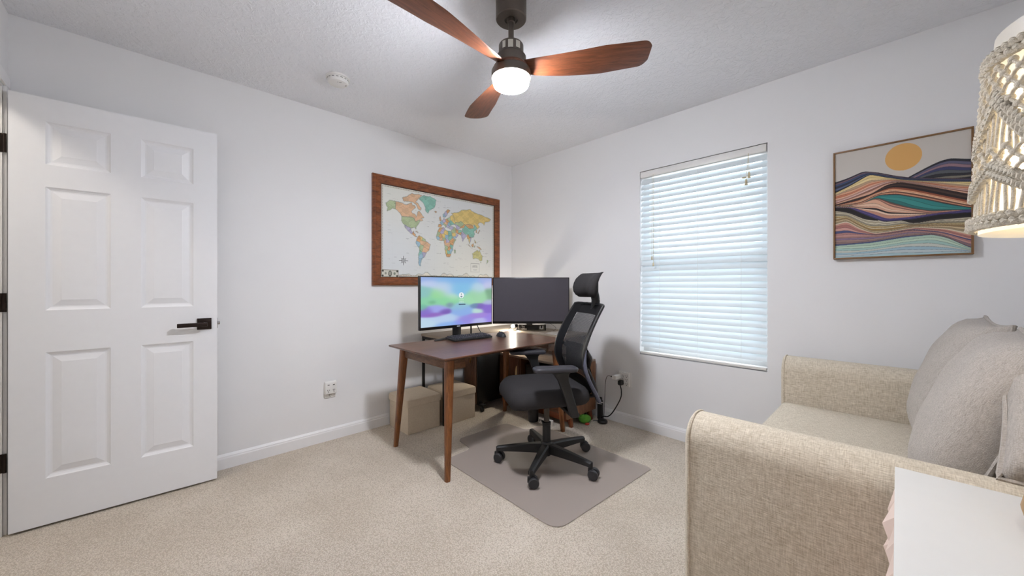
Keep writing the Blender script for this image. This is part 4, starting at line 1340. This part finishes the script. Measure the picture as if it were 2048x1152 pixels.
def draw_screen(nu=300, nv=168):
    U, V = np.meshgrid(np.linspace(0, 1, nu), np.linspace(0, 1, nv))
    img = np.zeros((nv, nu, 3))
    W = np.full(U.shape, 1e-6)

    def hx(s):
        return np.array([int(s[i:i + 2], 16) / 255 for i in (0, 2, 4)])
    blobs = [(0.45, 0.02, 0.28, 0.12, '7fb6ec', 2), (0.52, 0.22, 0.16, 0.14, '86c4ec', 2), (0.1, 0.0, 0.16, 0.08, '9cb4ea', 1.5), (0.92, 0.02, 0.14, 0.10, 'a6b8ee', 1.2),
             (0.30, 0.22, 0.13, 0.16, 'c3d6ee', 1.6), (0.12, 0.12, 0.10, 0.08, 'c4d2f2', 1.0), (0.76, 0.25, 0.10, 0.14, 'bcd8ea', 1.0), (0.95, 0.14, 0.07, 0.10, 'c9cdf0', 1.0),
             (0.06, 0.30, 0.10, 0.10, '8fc7c4', 1.2), (0.22, 0.34, 0.10, 0.10, '9adf9c', 1.8), (0.12, 0.48, 0.12, 0.08, '8fd6ae', 1.6), (0.33, 0.48, 0.14, 0.10, '8fdba4', 1.7), (0.40, 0.40, 0.08, 0.08, 'c2e6cf', 0.8),
             (0.72, 0.36, 0.10, 0.10, '9fd9a8', 1.4), (0.84, 0.42, 0.10, 0.10, 'a4dcb0', 1.3), (0.62, 0.46, 0.10, 0.10, 'a4e0b4', 1.2), (0.96, 0.36, 0.06, 0.12, '7fae8c', 1.0),
             (0.14, 0.50, 0.05, 0.04, '5f9a72', 1.0), (0.37, 0.56, 0.05, 0.05, '7b86b4', 1.0), (0.20, 0.64, 0.11, 0.07, 'a4aaf0', 2.0), (0.08, 0.68, 0.07, 0.07, '8a72cf', 1.5), (0.30, 0.70, 0.07, 0.05, '7c5cb8', 1.4), (0.17, 0.76, 0.10, 0.04, '9468c4', 1.5), (0.03, 0.60, 0.05, 0.06, '79c2a6', 1.0),
             (0.52, 0.62, 0.10, 0.08, '94c6dc', 1.3), (0.55, 0.72, 0.12, 0.10, '8fb4ee', 1.5), (0.73, 0.62, 0.06, 0.04, '6f8fb4', 0.9), (0.82, 0.64, 0.06, 0.05, '7f68c0', 1.2), (0.93, 0.68, 0.08, 0.08, '8a6cd2', 1.7), (0.78, 0.73, 0.08, 0.05, 'c0e2dc', 0.9), (0.95, 0.55, 0.07, 0.06, 'b8c2e4', 0.9),
             (0.30, 0.86, 0.18, 0.08, 'bcd4f4', 1.6), (0.08, 0.92, 0.12, 0.07, 'c4e0f4', 1.4), (0.35, 0.97, 0.14, 0.06, '8fb8f2', 1.3), (0.60, 0.90, 0.12, 0.08, '9a90e6', 1.6), (0.78, 0.84, 0.14, 0.05, 'a78ae2', 1.5), (0.82, 0.95, 0.12, 0.05, 'bcc0f4', 1.5), (0.96, 0.92, 0.08, 0.08, '9c86ea', 1.3), (0.50, 0.96, 0.08, 0.05, '8f9cf0', 1.2)]
    for x, y, sx, sy, c, w in blobs:
        g = w * np.exp(-(((U - x) / sx) ** 2 + ((V - y) / sy) ** 2) * 1.6)
        img += g[..., None] * hx(c)
        W += g
    img = img / W[..., None]
    asp = 1.73
    r = np.hypot((U - 0.535) * asp, V - 0.375)
    img[r < 0.062] = np.array([0.97, 0.98, 1.0])
    img[np.hypot((U - 0.535) * asp, V - 0.352) < 0.016] = np.array([0.55, 0.68, 0.66])
    img[(np.hypot((U - 0.535) * asp, (V - 0.402) * 1.4) < 0.026)] = np.array([0.45, 0.58, 0.60])
    for v, w in ((0.468, 0.035), (0.505, 0.028), (0.53, 0.035)):
        m = (np.abs(V - v) < 0.006) & (np.abs(U - 0.535) < w) & (np.sin(U * 420) > -0.4)
        img[m] = img[m] * 0.5 + 0.5
    m = (np.abs(V - 0.572) < 0.010) & (np.abs(U - 0.545) < 0.05)
    img[m] = np.array([0.26, 0.36, 0.46])
    return img


print_sheet('screen', (MX + 0.0006, MYA + 0.008, MZB - 0.008), (0, MYB - MYA - 0.016, 0), (0, 0, -(MZB - MZA - 0.030)), draw_screen(), 'screen_picture', ml_)
text_mesh('logo', 'ASUS', 0.014, Matrix.Translation((MX + 0.0005, -1.058, MZA + 0.006)) @ Matrix.Rotation(PI / 2, 4, 'Z') @ Matrix.Rotation(PI / 2, 4, 'X'), 'logo_grey', ml_, 0.0006)
MB().box(0.428, 0.443, -1.075, -0.995, DKZ + 0.012, 0.95, 0.004).build('stand_column', 'black_plastic', ml_, world=True)
ft = MB()
for s in (-1, 1):
    ft.rings([[(0.435 + dx + 0.012 * c, -1.035 + s * (dy + 0.0), DKZ + z) for c, z in ((-1, 0.0005), (1, 0.0005), (0.8, hz), (-0.8, hz))] for dx, dy, hz in ((0.012, 0.0, 0.018), (0.035, 0.12, 0.014), (0.062, 0.235, 0.009), (0.068, 0.25, 0.004))])
ft.box(0.424, 0.455, -1.09, -0.98, DKZ + 0.0005, DKZ + 0.02, 0.004)
ft.build('stand_foot', 'black_plastic', ml_, world=True)

# ------------------------------------------------------------------ right monitor, dark
RA, RB = Vector((0.451, -0.661, 0)), Vector((0.921, -0.173, 0))
rd = (RB - RA)
RW = rd.length
ang = math.atan2(rd.y, rd.x)
mr = thing('monitor', ((RA.x + RB.x) / 2, (RA.y + RB.y) / 2, TZ), 'black monitor switched off, angled across the corner beside the lit one', 'monitor', ang)
z0, z1 = 0.809 - TZ, 1.2185 - TZ
MB().box(-RW / 2, RW / 2, 0, 0.03, z0, z1, 0.003).build('housing', 'black_satin', mr)
MB().box(-0.20, 0.20, 0.03, 0.06, z0 + 0.08, z1 - 0.08, 0.01, 3).build('rear_shell', 'black_plastic', mr)
MB().box(-RW / 2 + 0.008, RW / 2 - 0.008, -0.0006, 0.0, z0 + 0.022, z1 - 0.008).build('screen', 'screen_off', mr, smooth=False)
MB().box(-RW / 2 + 0.012, -RW / 2 + 0.055, -0.0008, 0.0, z0 + 0.006, z0 + 0.010).build('logo', 'gunmetal', mr, smooth=False)
MB().box(-0.028, 0.028, 0.285, 0.305, 0.01, z0 + 0.22, 0.004).build('stand_column', 'black_plastic', mr)
MB().box(-0.022, 0.022, 0.058, 0.29, z0 + 0.17, z0 + 0.21, 0.004).build('stand_arm', 'black_plastic', mr)
MB().prism(rrect(0.17, 0.11, 0.03, 5, 0, 0.295), 2, 0.0005, 0.012, 0.002).build('stand_foot', 'black_plastic', mr)

# ------------------------------------------------------------------ keyboard and mouse
kb = thing('keyboard', (0.585, -1.02, DKZ), 'black compact keyboard in front of the lit monitor', 'keyboard', R(88))
MB().box(-0.180, 0.180, -0.066, 0.066, 0.001, 0.016, 0.003, M=Matrix.Rotation(R(4), 4, 'X') @ Matrix.Translation((0, 0, 0.005))).build('case', 'black_plastic', kb)
kc = MB()
MT = Matrix.Rotation(R(4), 4, 'X') @ Matrix.Translation((0, 0, 0.005))
for r_ in range(6):
    y = 0.052 - r_ * 0.0205
    x = -0.172
    k = 0
    while x < 0.165:
        w = 0.018
        if r_ == 5 and 3 <= k <= 3:
            w = 0.11
        elif k in (0, 13) and r_ in (2, 3, 4):
            w = 0.027
        w = min(w, 0.172 - x)
        cx = x + w / 2
        b_ = 0.0085
        kc.rings([[(cx + sx * (w / 2 - 0.001), y + sy * b_, 0.016) for sx, sy in ((-1, -1), (1, -1), (1, 1), (-1, 1))], [(cx + sx * (w / 2 - 0.003), y + sy * (b_ - 0.002), 0.0245) for sx, sy in ((-1, -1), (1, -1), (1, 1), (-1, 1))]], M=MT)
        x += w + 0.0012
        k += 1
tag(kc.build('keycaps', 'grey_plastic', kb, smooth=False), kind='stuff')
ms = thing('computer_mouse', (0.655, -0.745, DKZ), 'black computer mouse on the desk right of the keyboard', 'mouse', R(75))
rs = []
for t in np.linspace(0, 1, 10):
    y = -0.058 + 0.116 * t
    w = 0.030 * math.sqrt(max(0.05, 1 - (2 * t - 1) ** 4 * 0.8))
    hz = 0.006 + 0.036 * math.sin(PI * min(1, (t * 0.85 + 0.10))) ** 0.8
    rs.append([(w * math.cos(a) * (1 if math.sin(a) < 0.2 else 0.92), y, 0.001 + max(0.0, hz * math.sin(a))) for a in np.linspace(0, PI, 12)])
MB().rings(rs).build('shell', 'dark_grey', ms, angle=60)
MB().lathe([(0.003, -0.004), (0.008, -0.003), (0.008, 0.003), (0.003, 0.004)], 14, M=Matrix.Translation((0, 0.03, 0.033)) @ Matrix.Rotation(PI / 2, 4, 'Y')).build('scroll_wheel', 'black_plastic', ms)
for pts in ([(0.44, -0.79, DKZ + 0.004), (0.43, -0.78, 0.80), (0.425, -0.775, 0.9)], ):
    pass
mc = thing('monitor_cable', (0.43, -0.80, TZ), 'black cables hanging down behind the lit monitor', 'cord')
MB().tube([(0.40, -0.86, TZ + 0.003), (0.40, -0.862, 0.86)], 0.007, 8).build('cable', 'black_plastic', mc, world=True)
MB().tube(spline([(0.40, -0.745, TZ + 0.004), (0.405, -0.78, 0.77), (0.41, -0.83, 0.86)], 5), 0.004, 8).build('cable', 'black_plastic', mc, world=True)
lc = tag(MB().tube(spline([(0.50, -0.57, DKZ + 0.002), (0.49, -0.52, 0.74), (0.49, -0.47, 0.78), (0.50, -0.45, 0.85)], 6), 0.0015, 6).build('thin_cable', 'gunmetal'), 'thin dark wire hanging from the dark monitor onto the desk', 'cord')
lc2 = tag(MB().tube(spline([(0.66, -0.16, 0.80), (0.70, -0.15, 0.785), (0.76, -0.16, 0.755), (0.74, -0.18, TZ + 0.004)], 6), 0.0015, 6).build('thin_cable', 'gunmetal'), 'thin dark wire curling down beside the office sign', 'cord')

# ------------------------------------------------------------------ office sign
SA, SB = Vector((0.472, -0.352, 0)), Vector((0.647, -0.170, 0))
sv = SB - SA
sa = math.atan2(sv.y, sv.x)
SWD = sv.length
so = thing('desk_sign', ((SA.x + SB.x) / 2, (SA.y + SB.y) / 2, TZ), 'small black desk sign with white lettering beneath the dark monitor', 'sign', sa)
SH = 0.057
tilt = Matrix.Rotation(R(-6), 4, 'X')
MB().box(-SWD / 2, SWD / 2, 0, 0.012, 0.0005, SH, 0.001, M=tilt).build('plate', 'sign_black', so)
bd = MB()
for x0, x1, z0, z1 in ((-0.112, 0.112, 0.005, 0.0062), (-0.112, 0.112, 0.0505, 0.0517), (-0.112, -0.1108, 0.005, 0.0517), (0.1108, 0.112, 0.005, 0.0517), (0.062, 0.063, 0.009, 0.047), (0.105, 0.106, 0.009, 0.047), (0.062, 0.106, 0.009, 0.010), (0.062, 0.106, 0.046, 0.047)):
    bd.box(x0, x1, -0.0008, 0.0, z0, z1, M=tilt)
bd.build('border', 'cord_ivory', so, smooth=False)
fg = MB()
for c, r_ in (((0.073, 0.0, 0.037), (0.006, 0.0008, 0.008)), ((0.072, 0, 0.024), (0.008, 0.0008, 0.012)), ((0.085, 0, 0.016), (0.008, 0.0008, 0.005)), ((0.097, 0, 0.032), (0.006, 0.0008, 0.016)), ((0.094, 0, 0.018), (0.009, 0.0008, 0.006))):
    fg.ball(c, r_, 12, 8, M=tilt)
fg.build('emblem', 'ink_white', so, smooth=False)
SM = Matrix.Translation(so.location) @ Matrix.Rotation(sa, 4, 'Z') @ tilt @ Matrix.Translation((-0.104, -0.0006, 0)) @ Matrix.Rotation(PI / 2, 4, 'X')


def sign_text(body, z):
    o = text_mesh('lettering', body, 0.020, Matrix.Rotation(0, 4, 'Z'), 'ink_white', so, 0.0011)
    me = o.data
    me.transform(Matrix.Translation(so.location))                       # undo the shift made for world placement
    me.transform(tilt @ Matrix.Translation((-0.104, -0.0006, z)) @ Matrix.Rotation(PI / 2, 4, 'X'))


sign_text('The', 0.031)
sign_text('Office', 0.010)

# ------------------------------------------------------------------ small spotlight on the corner table
sl_ = thing('clip_spotlight', (0.425, -0.335, TZ), 'small black clip spotlight glowing white behind the mouse', 'lamp')
MB().box(-0.02, 0.025, -0.035, 0.025, 0.0005, 0.010, 0.003).build('clip_base', 'black_metal', sl_)
MB().tube(spline([(0.005, 0.0, 0.008), (0.02, -0.01, 0.03), (0.032, -0.03, 0.045)], 5), 0.005, 8).build('gooseneck', 'black_metal', sl_)
HM = Matrix.Translation((0.018, -0.050, 0.043)) @ Matrix.Rotation(R(44), 4, 'Z') @ Matrix.Rotation(R(84), 4, 'Y')
MB().lathe([(0.010, 0.0), (0.016, 0.004), (0.018, 0.02), (0.014, 0.032), (0.0, 0.034)], 20, M=HM).build('head', 'black_metal', sl_)
MB().ball((0.008, -0.060, 0.041), 0.0145, 18, 12).build('bulb', 'spot_lens', sl_)

# ------------------------------------------------------------------ paper on the corner table
pg = []
for i in range(7):
    v = i / 6
    pg.append([(0.79 + 0.2 * u - 0.05 * v, -0.355 + 0.16 * v, TZ + 0.002 + 0.012 * math.exp(-((u - 0.45) / 0.2) ** 2) * v) for u in np.linspace(0, 1, 9)])
tag(MB().sheet(pg, 0.001).build('loose_paper', 'paper'), 'curled white sheet of paper lying behind the office chair back on the corner table', 'paper')

# ------------------------------------------------------------------ sofa
SX0, SX1, SY0, SY1 = 2.465, 3.40, -1.612, -0.045
sf = thing('sofa', (2.93, -0.83, 0), 'beige linen loveseat with padded arms along the right wall', 'sofa')


def arm_profile(y0, y1, z0, z1, r):
    pts = [(y0, z0)]
    for k in range(9):
        a = PI - PI / 2 * k / 8
        pts.append((y0 + r + r * math.cos(a), z1 - r + r * math.sin(a) + 0.0))
    for k in range(9):
        a = PI / 2 - PI / 2 * k / 8
        pts.append((y1 - r + r * math.cos(a), z1 - r + r * math.sin(a)))
    pts.append((y1, z0))
    return pts


for y0, y1 in ((SY0, SY0 + 0.165), (SY1 - 0.165, SY1)):
    p = arm_profile(y0, y1, 0.075, 0.735, 0.075)
    cy_, cz_ = (y0 + y1) / 2, 0.42
    rs = []
    for x, k in ((SX0, 0.93), (SX0 + 0.006, 0.975), (SX0 + 0.018, 1.0), (SX0 + 0.3, 1.0), (SX1 - 0.2, 1.0), (SX1, 1.0)):
        d = (1 - k) * 0.12
        rs.append([(x, y + (d if y < cy_ else -d) * 1.0, max(z - d, 0.075) if z > 0.4 else z) for y, z in p])
    a_ = MB().rings(rs).build('arm', 'sofa_linen', sf, world=True, angle=50)
    pipe = [(SX0 + 0.012, y, z) for y, z in p]
    MB().tube(pipe, 0.0045, 8).build('piping', 'sofa_linen', a_, world=True)
MB().box(SX0 + 0.02, SX1 - 0.02, SY0 + 0.165, SY1 - 0.165, 0.075, 0.33, 0.015).build('base', 'sofa_linen', sf, world=True)
MB().box(SX1 - 0.16, SX1, SY0 + 0.165, SY1 - 0.165, 0.33, 0.86, 0.05, 4).build('back', 'sofa_linen', sf, world=True)
# bench seat cushion
rs = []
for z, i in ((0.332, 0.012), (0.345, 0.002), (0.42, 0.0), (0.465, 0.004), (0.485, 0.018), (0.494, 0.05), (0.499, 0.12), (0.502, 0.22)):
    rs.append([(x, y, z) for x, y in rrect(SX1 - 0.2 - SX0 - 0.0 - 2 * i, SY1 - SY0 - 0.334 - 2 * i, max(0.03 - 0.1 * i, 0.01), 5, (SX0 + SX1 - 0.2) / 2, (SY0 + SY1) / 2)])
MB().rings(rs).build('seat_cushion', 'sofa_linen', sf, world=True, angle=50)
for x in (SX0 + 0.08, SX1 - 0.08):
    for y in (SY0 + 0.09, SY1 - 0.09):
        MB().lathe([(0.018, 0.0), (0.026, 0.075)], 16, x, y, 0).build('leg', 'black_plastic', sf, world=True)


def pillow(w, h, t, n=26, pinch=0.07, wr=0.0, seed=0, p=2.6):
    """Stuffed cushion standing in the local x-z plane, thickness along y."""
    rg = random.Random(seed)
    ph = [rg.uniform(0, 6) for _ in range(6)]
    front, back = [], []
    for j in range(n + 1):
        v = -1 + 2 * j / n
        fr_, bk_ = [], []
        for i in range(n + 1):
            u = -1 + 2 * i / n
            x = u * w / 2 * (1 - pinch * (1 - v * v) * abs(u) ** 3)
            z = v * h / 2 * (1 - pinch * (1 - u * u) * abs(v) ** 3)
            th = t / 2 * max(0, (1 - abs(u) ** p) * (1 - abs(v) ** p)) ** 0.42
            wv = wr * (math.sin(7 * u + 3 * v + ph[0]) + 0.6 * math.sin(11 * v - 5 * u + ph[1])) * (abs(u * v) ** 0.7 + 0.15) * (1 if th > 0 else 0)
            fr_.append((x, -th + wv, z))
            bk_.append((x, th + wv * 0.5, z))
        front.append(fr_)
        back.append(bk_)
    mb = MB().sheet(front).sheet(back)
    bmesh.ops.remove_doubles(mb.bm, verts=mb.bm.verts, dist=1e-4)
    bmesh.ops.recalc_face_normals(mb.bm, faces=mb.bm.faces)
    edge = [front[0][i] for i in range(n + 1)] + [front[j][n] for j in range(1, n + 1)] + [front[n][i] for i in range(n - 1, -1, -1)] + [front[j][0] for j in range(n - 1, 0, -1)]
    return mb, edge


def put_pillow(name, label, loc, rot, w, h, t, wr, seed, mat_='cushion_linen', pinch=0.07, pr=0.006):
    o = thing(name, loc, label, 'cushion', group='cushions on the sofa')
    o.rotation_euler = rot
    mb, edge = pillow(w, h, t, wr=wr, seed=seed, pinch=pinch)
    c = mb.build('cover', mat_, o, angle=80)
    MB().tube(edge, pr, 6, closed=True).build('piping', mat_, c)
    return o


# local y- is the front of a cushion; turned so the front looks to -x (rz = -90 deg), leaning back
put_pillow('back_cushion', 'grey linen back cushion at the far end of the sofa, against the window wall', (3.11, -0.535, 0.76), (R(-18), 0, R(-90)), 0.575, 0.54, 0.24, 0.006, 1)
put_pillow('back_cushion', 'grey linen back cushion at the near end of the sofa, behind the throw pillow', (3.11, -1.11, 0.76), (R(-20), 0, R(-90)), 0.54, 0.54, 0.24, 0.007, 2)
put_pillow('throw_pillow', 'woven beige throw pillow with piped edge resting on the near sofa arm', (3.262, -1.405, 0.838), (R(-50), R(3), R(-5)), 0.33, 0.34, 0.17, 0.005, 3, pinch=0.05)

# ------------------------------------------------------------------ side cabinet in the right foreground
wc = thing('side_cabinet', (3.17, -1.9, 0), 'white-topped side cabinet with blush faceted front, in the right foreground', 'cabinet')
KX0, KX1, KY0, KY1, KZ = 2.927, 3.40, -2.20, -1.622, 0.745
MB().box(KX0, KX1, KY0, KY1, KZ - 0.022, KZ, 0.0015).build('cabinet_top', 'white_lacquer', wc, world=True)
MB().box(KX0 + 0.012, KX1, KY0 + 0.01, KY1 - 0.01, 0.08, KZ - 0.022).build('carcass', 'white_lacquer', wc, world=True)
for k, (ya, yb) in enumerate(((KY0 + 0.012, -1.912), (-1.908, KY1 - 0.012))):
    d = MB().box(KX0 + 0.004, KX0 + 0.012, ya, yb, 0.09, KZ - 0.026).build('door', 'blush_lacquer', wc, smooth=False, world=True)
    ny, nz = 3, 7
    for i in range(ny):
        for j in range(nz):
            y0_, y1_ = ya + (yb - ya) * i / ny, ya + (yb - ya) * (i + 1) / ny
            zz0, zz1 = 0.09 + (KZ - 0.116) * j / nz, 0.09 + (KZ - 0.116) * (j + 1) / nz
            px = KX0 + 0.004
            tipx = px - 0.015 - 0.006 * ((i + j) % 2)
            fy, fz = (0.35, 0.6) if (i + j) % 2 else (0.6, 0.4)
            b = MB()
            q = [(px, y0_, zz0), (px, y1_, zz0), (px, y1_, zz1), (px, y0_, zz1)]
            t_ = (tipx, y0_ + (y1_ - y0_) * fy, zz0 + (zz1 - zz0) * fz)
            for a in range(4):
                b.poly([q[a], q[(a + 1) % 4], t_])
            b.poly(q[::-1])
            bmesh.ops.remove_doubles(b.bm, verts=b.bm.verts, dist=1e-5)
            bmesh.ops.recalc_face_normals(b.bm, faces=b.bm.faces)
            b.build('facet', 'blush_lacquer', d, smooth=False, world=True)
for x in (KX0 + 0.05, KX1 - 0.05):
    for y in (KY0 + 0.05, KY1 - 0.05):
        MB().lathe([(0.014, 0.0), (0.02, 0.08)], 14, x, y, 0).build('leg', 'brass', wc, world=True)

# ------------------------------------------------------------------ table lamp with macrame shade
LX, LY = 3.172, -1.765
lp = thing('table_lamp', (LX, LY, KZ), 'table lamp with a knotted macrame shade, lit, standing on the white side cabinet', 'lamp')
MB().lathe([(0.0, 0.0005), (0.086, 0.0005), (0.092, 0.010), (0.097, 0.03), (0.088, 0.075), (0.076, 0.12), (0.065, 0.17), (0.04, 0.22), (0.022, 0.25), (0.018, 0.27)], 36).build('base', 'lamp_wood', lp)
MB().lathe([(0.006, 0.26), (0.006, 0.54), (0.014, 0.542), (0.014, 0.57)], 14).build('stem', 'brass', lp)
ZB, ZT = 1.242 - KZ, 1.572 - KZ
ZR = 1.535 - KZ


def shade_r(z):
    t = (z - ZB) / (ZT - ZB)
    return 0.142 - 0.020 * t


g = [[(shade_r(z) * math.cos(a), shade_r(z) * math.sin(a), z) for a in np.linspace(0, 2 * PI, 49)] for z in np.linspace(ZB - 0.004, ZT, 6)]
ls = MB().sheet(g).build('shade_liner', 'shade_liner', lp)
MB().ball((0, 0, 0.60), (0.030, 0.030, 0.038), 20, 14).build('bulb', 'lamp_bulb', lp)
g = [[((shade_r(z) + 0.002) * math.cos(a), (shade_r(z) + 0.002) * math.sin(a), z) for a in np.linspace(0, 2 * PI, 49)] for z in (ZR - 0.004, ZT + 0.001)]
MB().sheet(g, 0.0015).build('top_band', 'plastic_white', lp)
sp = MB()
for k in range(3):
    a = 2 * PI * k / 3
    sp.tube([(0.014 * math.cos(a), 0.014 * math.sin(a), 0.565), (shade_r(ZT) * math.cos(a), shade_r(ZT) * math.sin(a), ZT - 0.004)], 0.0018, 6)
sp.build('shade_spider', 'brass', lp)


def shp(a, z, out):
    r = shade_r(z) + out
    return (r * math.cos(a), r * math.sin(a), z)


def braid(fn, n, rad=0.0045, strands=2, turns=40):
    """Two cords twisted round one another along the path fn(t)->(angle, z)."""
    mb = MB()
    for s in range(strands):
        pts = []
        for i in range(n + 1):
            t = i / n
            a, z = fn(t)
            ph = t * turns * 2 * PI + s * 2 * PI / strands
            pts.append(shp(a + 0.02 * math.cos(ph) * 0.9, z + 0.0032 * math.cos(ph), 0.009 + 0.0035 * math.sin(ph)))
        mb.tube(pts, rad, 6)
    return mb


for z, tn in ((ZR, 36), (ZR - 0.013, 33), (ZB + 0.008, 38), (ZB + 0.019, 35)):
    braid(lambda t, z=z: (2 * PI * t, z), 220, 0.0046, 2, tn).build('rope_ring', 'rope', lp)
NZ = 8


def zig(a, zc, amp, ph=0.0):
    x = (a * NZ / (2 * PI) + ph) % 1.0
    return zc + amp * (1 - 4 * abs(x - 0.5))


Z1, A1 = 1.425 - KZ, 0.040
Z2, A2 = 1.330 - KZ, 0.018
for k in range(NZ):
    for zc, am, ph, off in ((Z1, A1, 0.0, 0), (Z1 - 0.013, A1, 0.0, 0), (Z2, A2, 0.0, 0), (Z2 - 0.013, A2, 0.0, 0)):
        a0 = 2 * PI * k / NZ
        for h in (0, 0.5):
            braid(lambda t, a0=a0, zc=zc, am=am, h=h: (a0 + 2 * PI / NZ * (h + 0.5 * t), zig(a0 + 2 * PI / NZ * min(h + 0.5 * t, 0.99999), zc, am)), 30, 0.0042, 2, 5).build('braid', 'rope', lp)
# net of square knots above the first zigzag and above the second
kn = MB()
rows = []
NK = 34
for r_ in range(9):
    z = ZR - 0.028 - r_ * 0.0150
    for k in range(NK):
        a = 2 * PI * (k + 0.5 * (r_ % 2)) / NK
        if z > zig(a, Z1, A1) + 0.012:
            kn.ball(shp(a, z, 0.008), 0.0062, 8, 6)
            for s in (-1, 1):
                a2 = a + s * PI / NK
                kn.tube([shp(a, z, 0.008), shp((a + a2) / 2, z - 0.007, 0.010), shp(a2, z - 0.0150, 0.008)], 0.0028, 5)
for r_ in range(3):
    z = Z2 + 0.042 - r_ * 0.0150
    for k in range(NK):
        a = 2 * PI * (k + 0.5 * (r_ % 2)) / NK
        if zig(a, Z2, A2) + 0.008 < z < zig(a, Z1, A1) - 0.022:
            kn.ball(shp(a, z, 0.008), 0.0060, 8, 6)
            for s in (-1, 1):
                a2 = a + s * PI / NK
                kn.tube([shp(a, z, 0.008), shp((a + a2) / 2, z - 0.007, 0.010), shp(a2, z - 0.0150, 0.008)], 0.0028, 5)
tag(kn.build('knot_net', 'rope', lp, angle=70), kind='stuff')
hc = MB()
rg = random.Random(5)
NC = 80
for k in range(NC):
    a = 2 * PI * (k + 0.3 * rg.random()) / NC
    zt, zb = zig(a, Z1, A1) - 0.018, Z2 + 0.03
    if zt - zb > 0.008:
        hc.tube([shp(a + 0.01 * math.sin(5 * t + k), zt + (zb - zt) * t, 0.005) for t in np.linspace(0, 1, 5)], 0.0026, 6)
    zt, zb = zig(a, Z2, A2) - 0.016, ZB + 0.012
    hc.tube([shp(a + 0.012 * math.sin(4 * t + k * 1.7), zt + (zb - zt) * t, 0.005) for t in np.linspace(0, 1, 5)], 0.0026, 6)
tag(hc.build('hanging_cords', 'rope', lp, angle=70), kind='stuff')
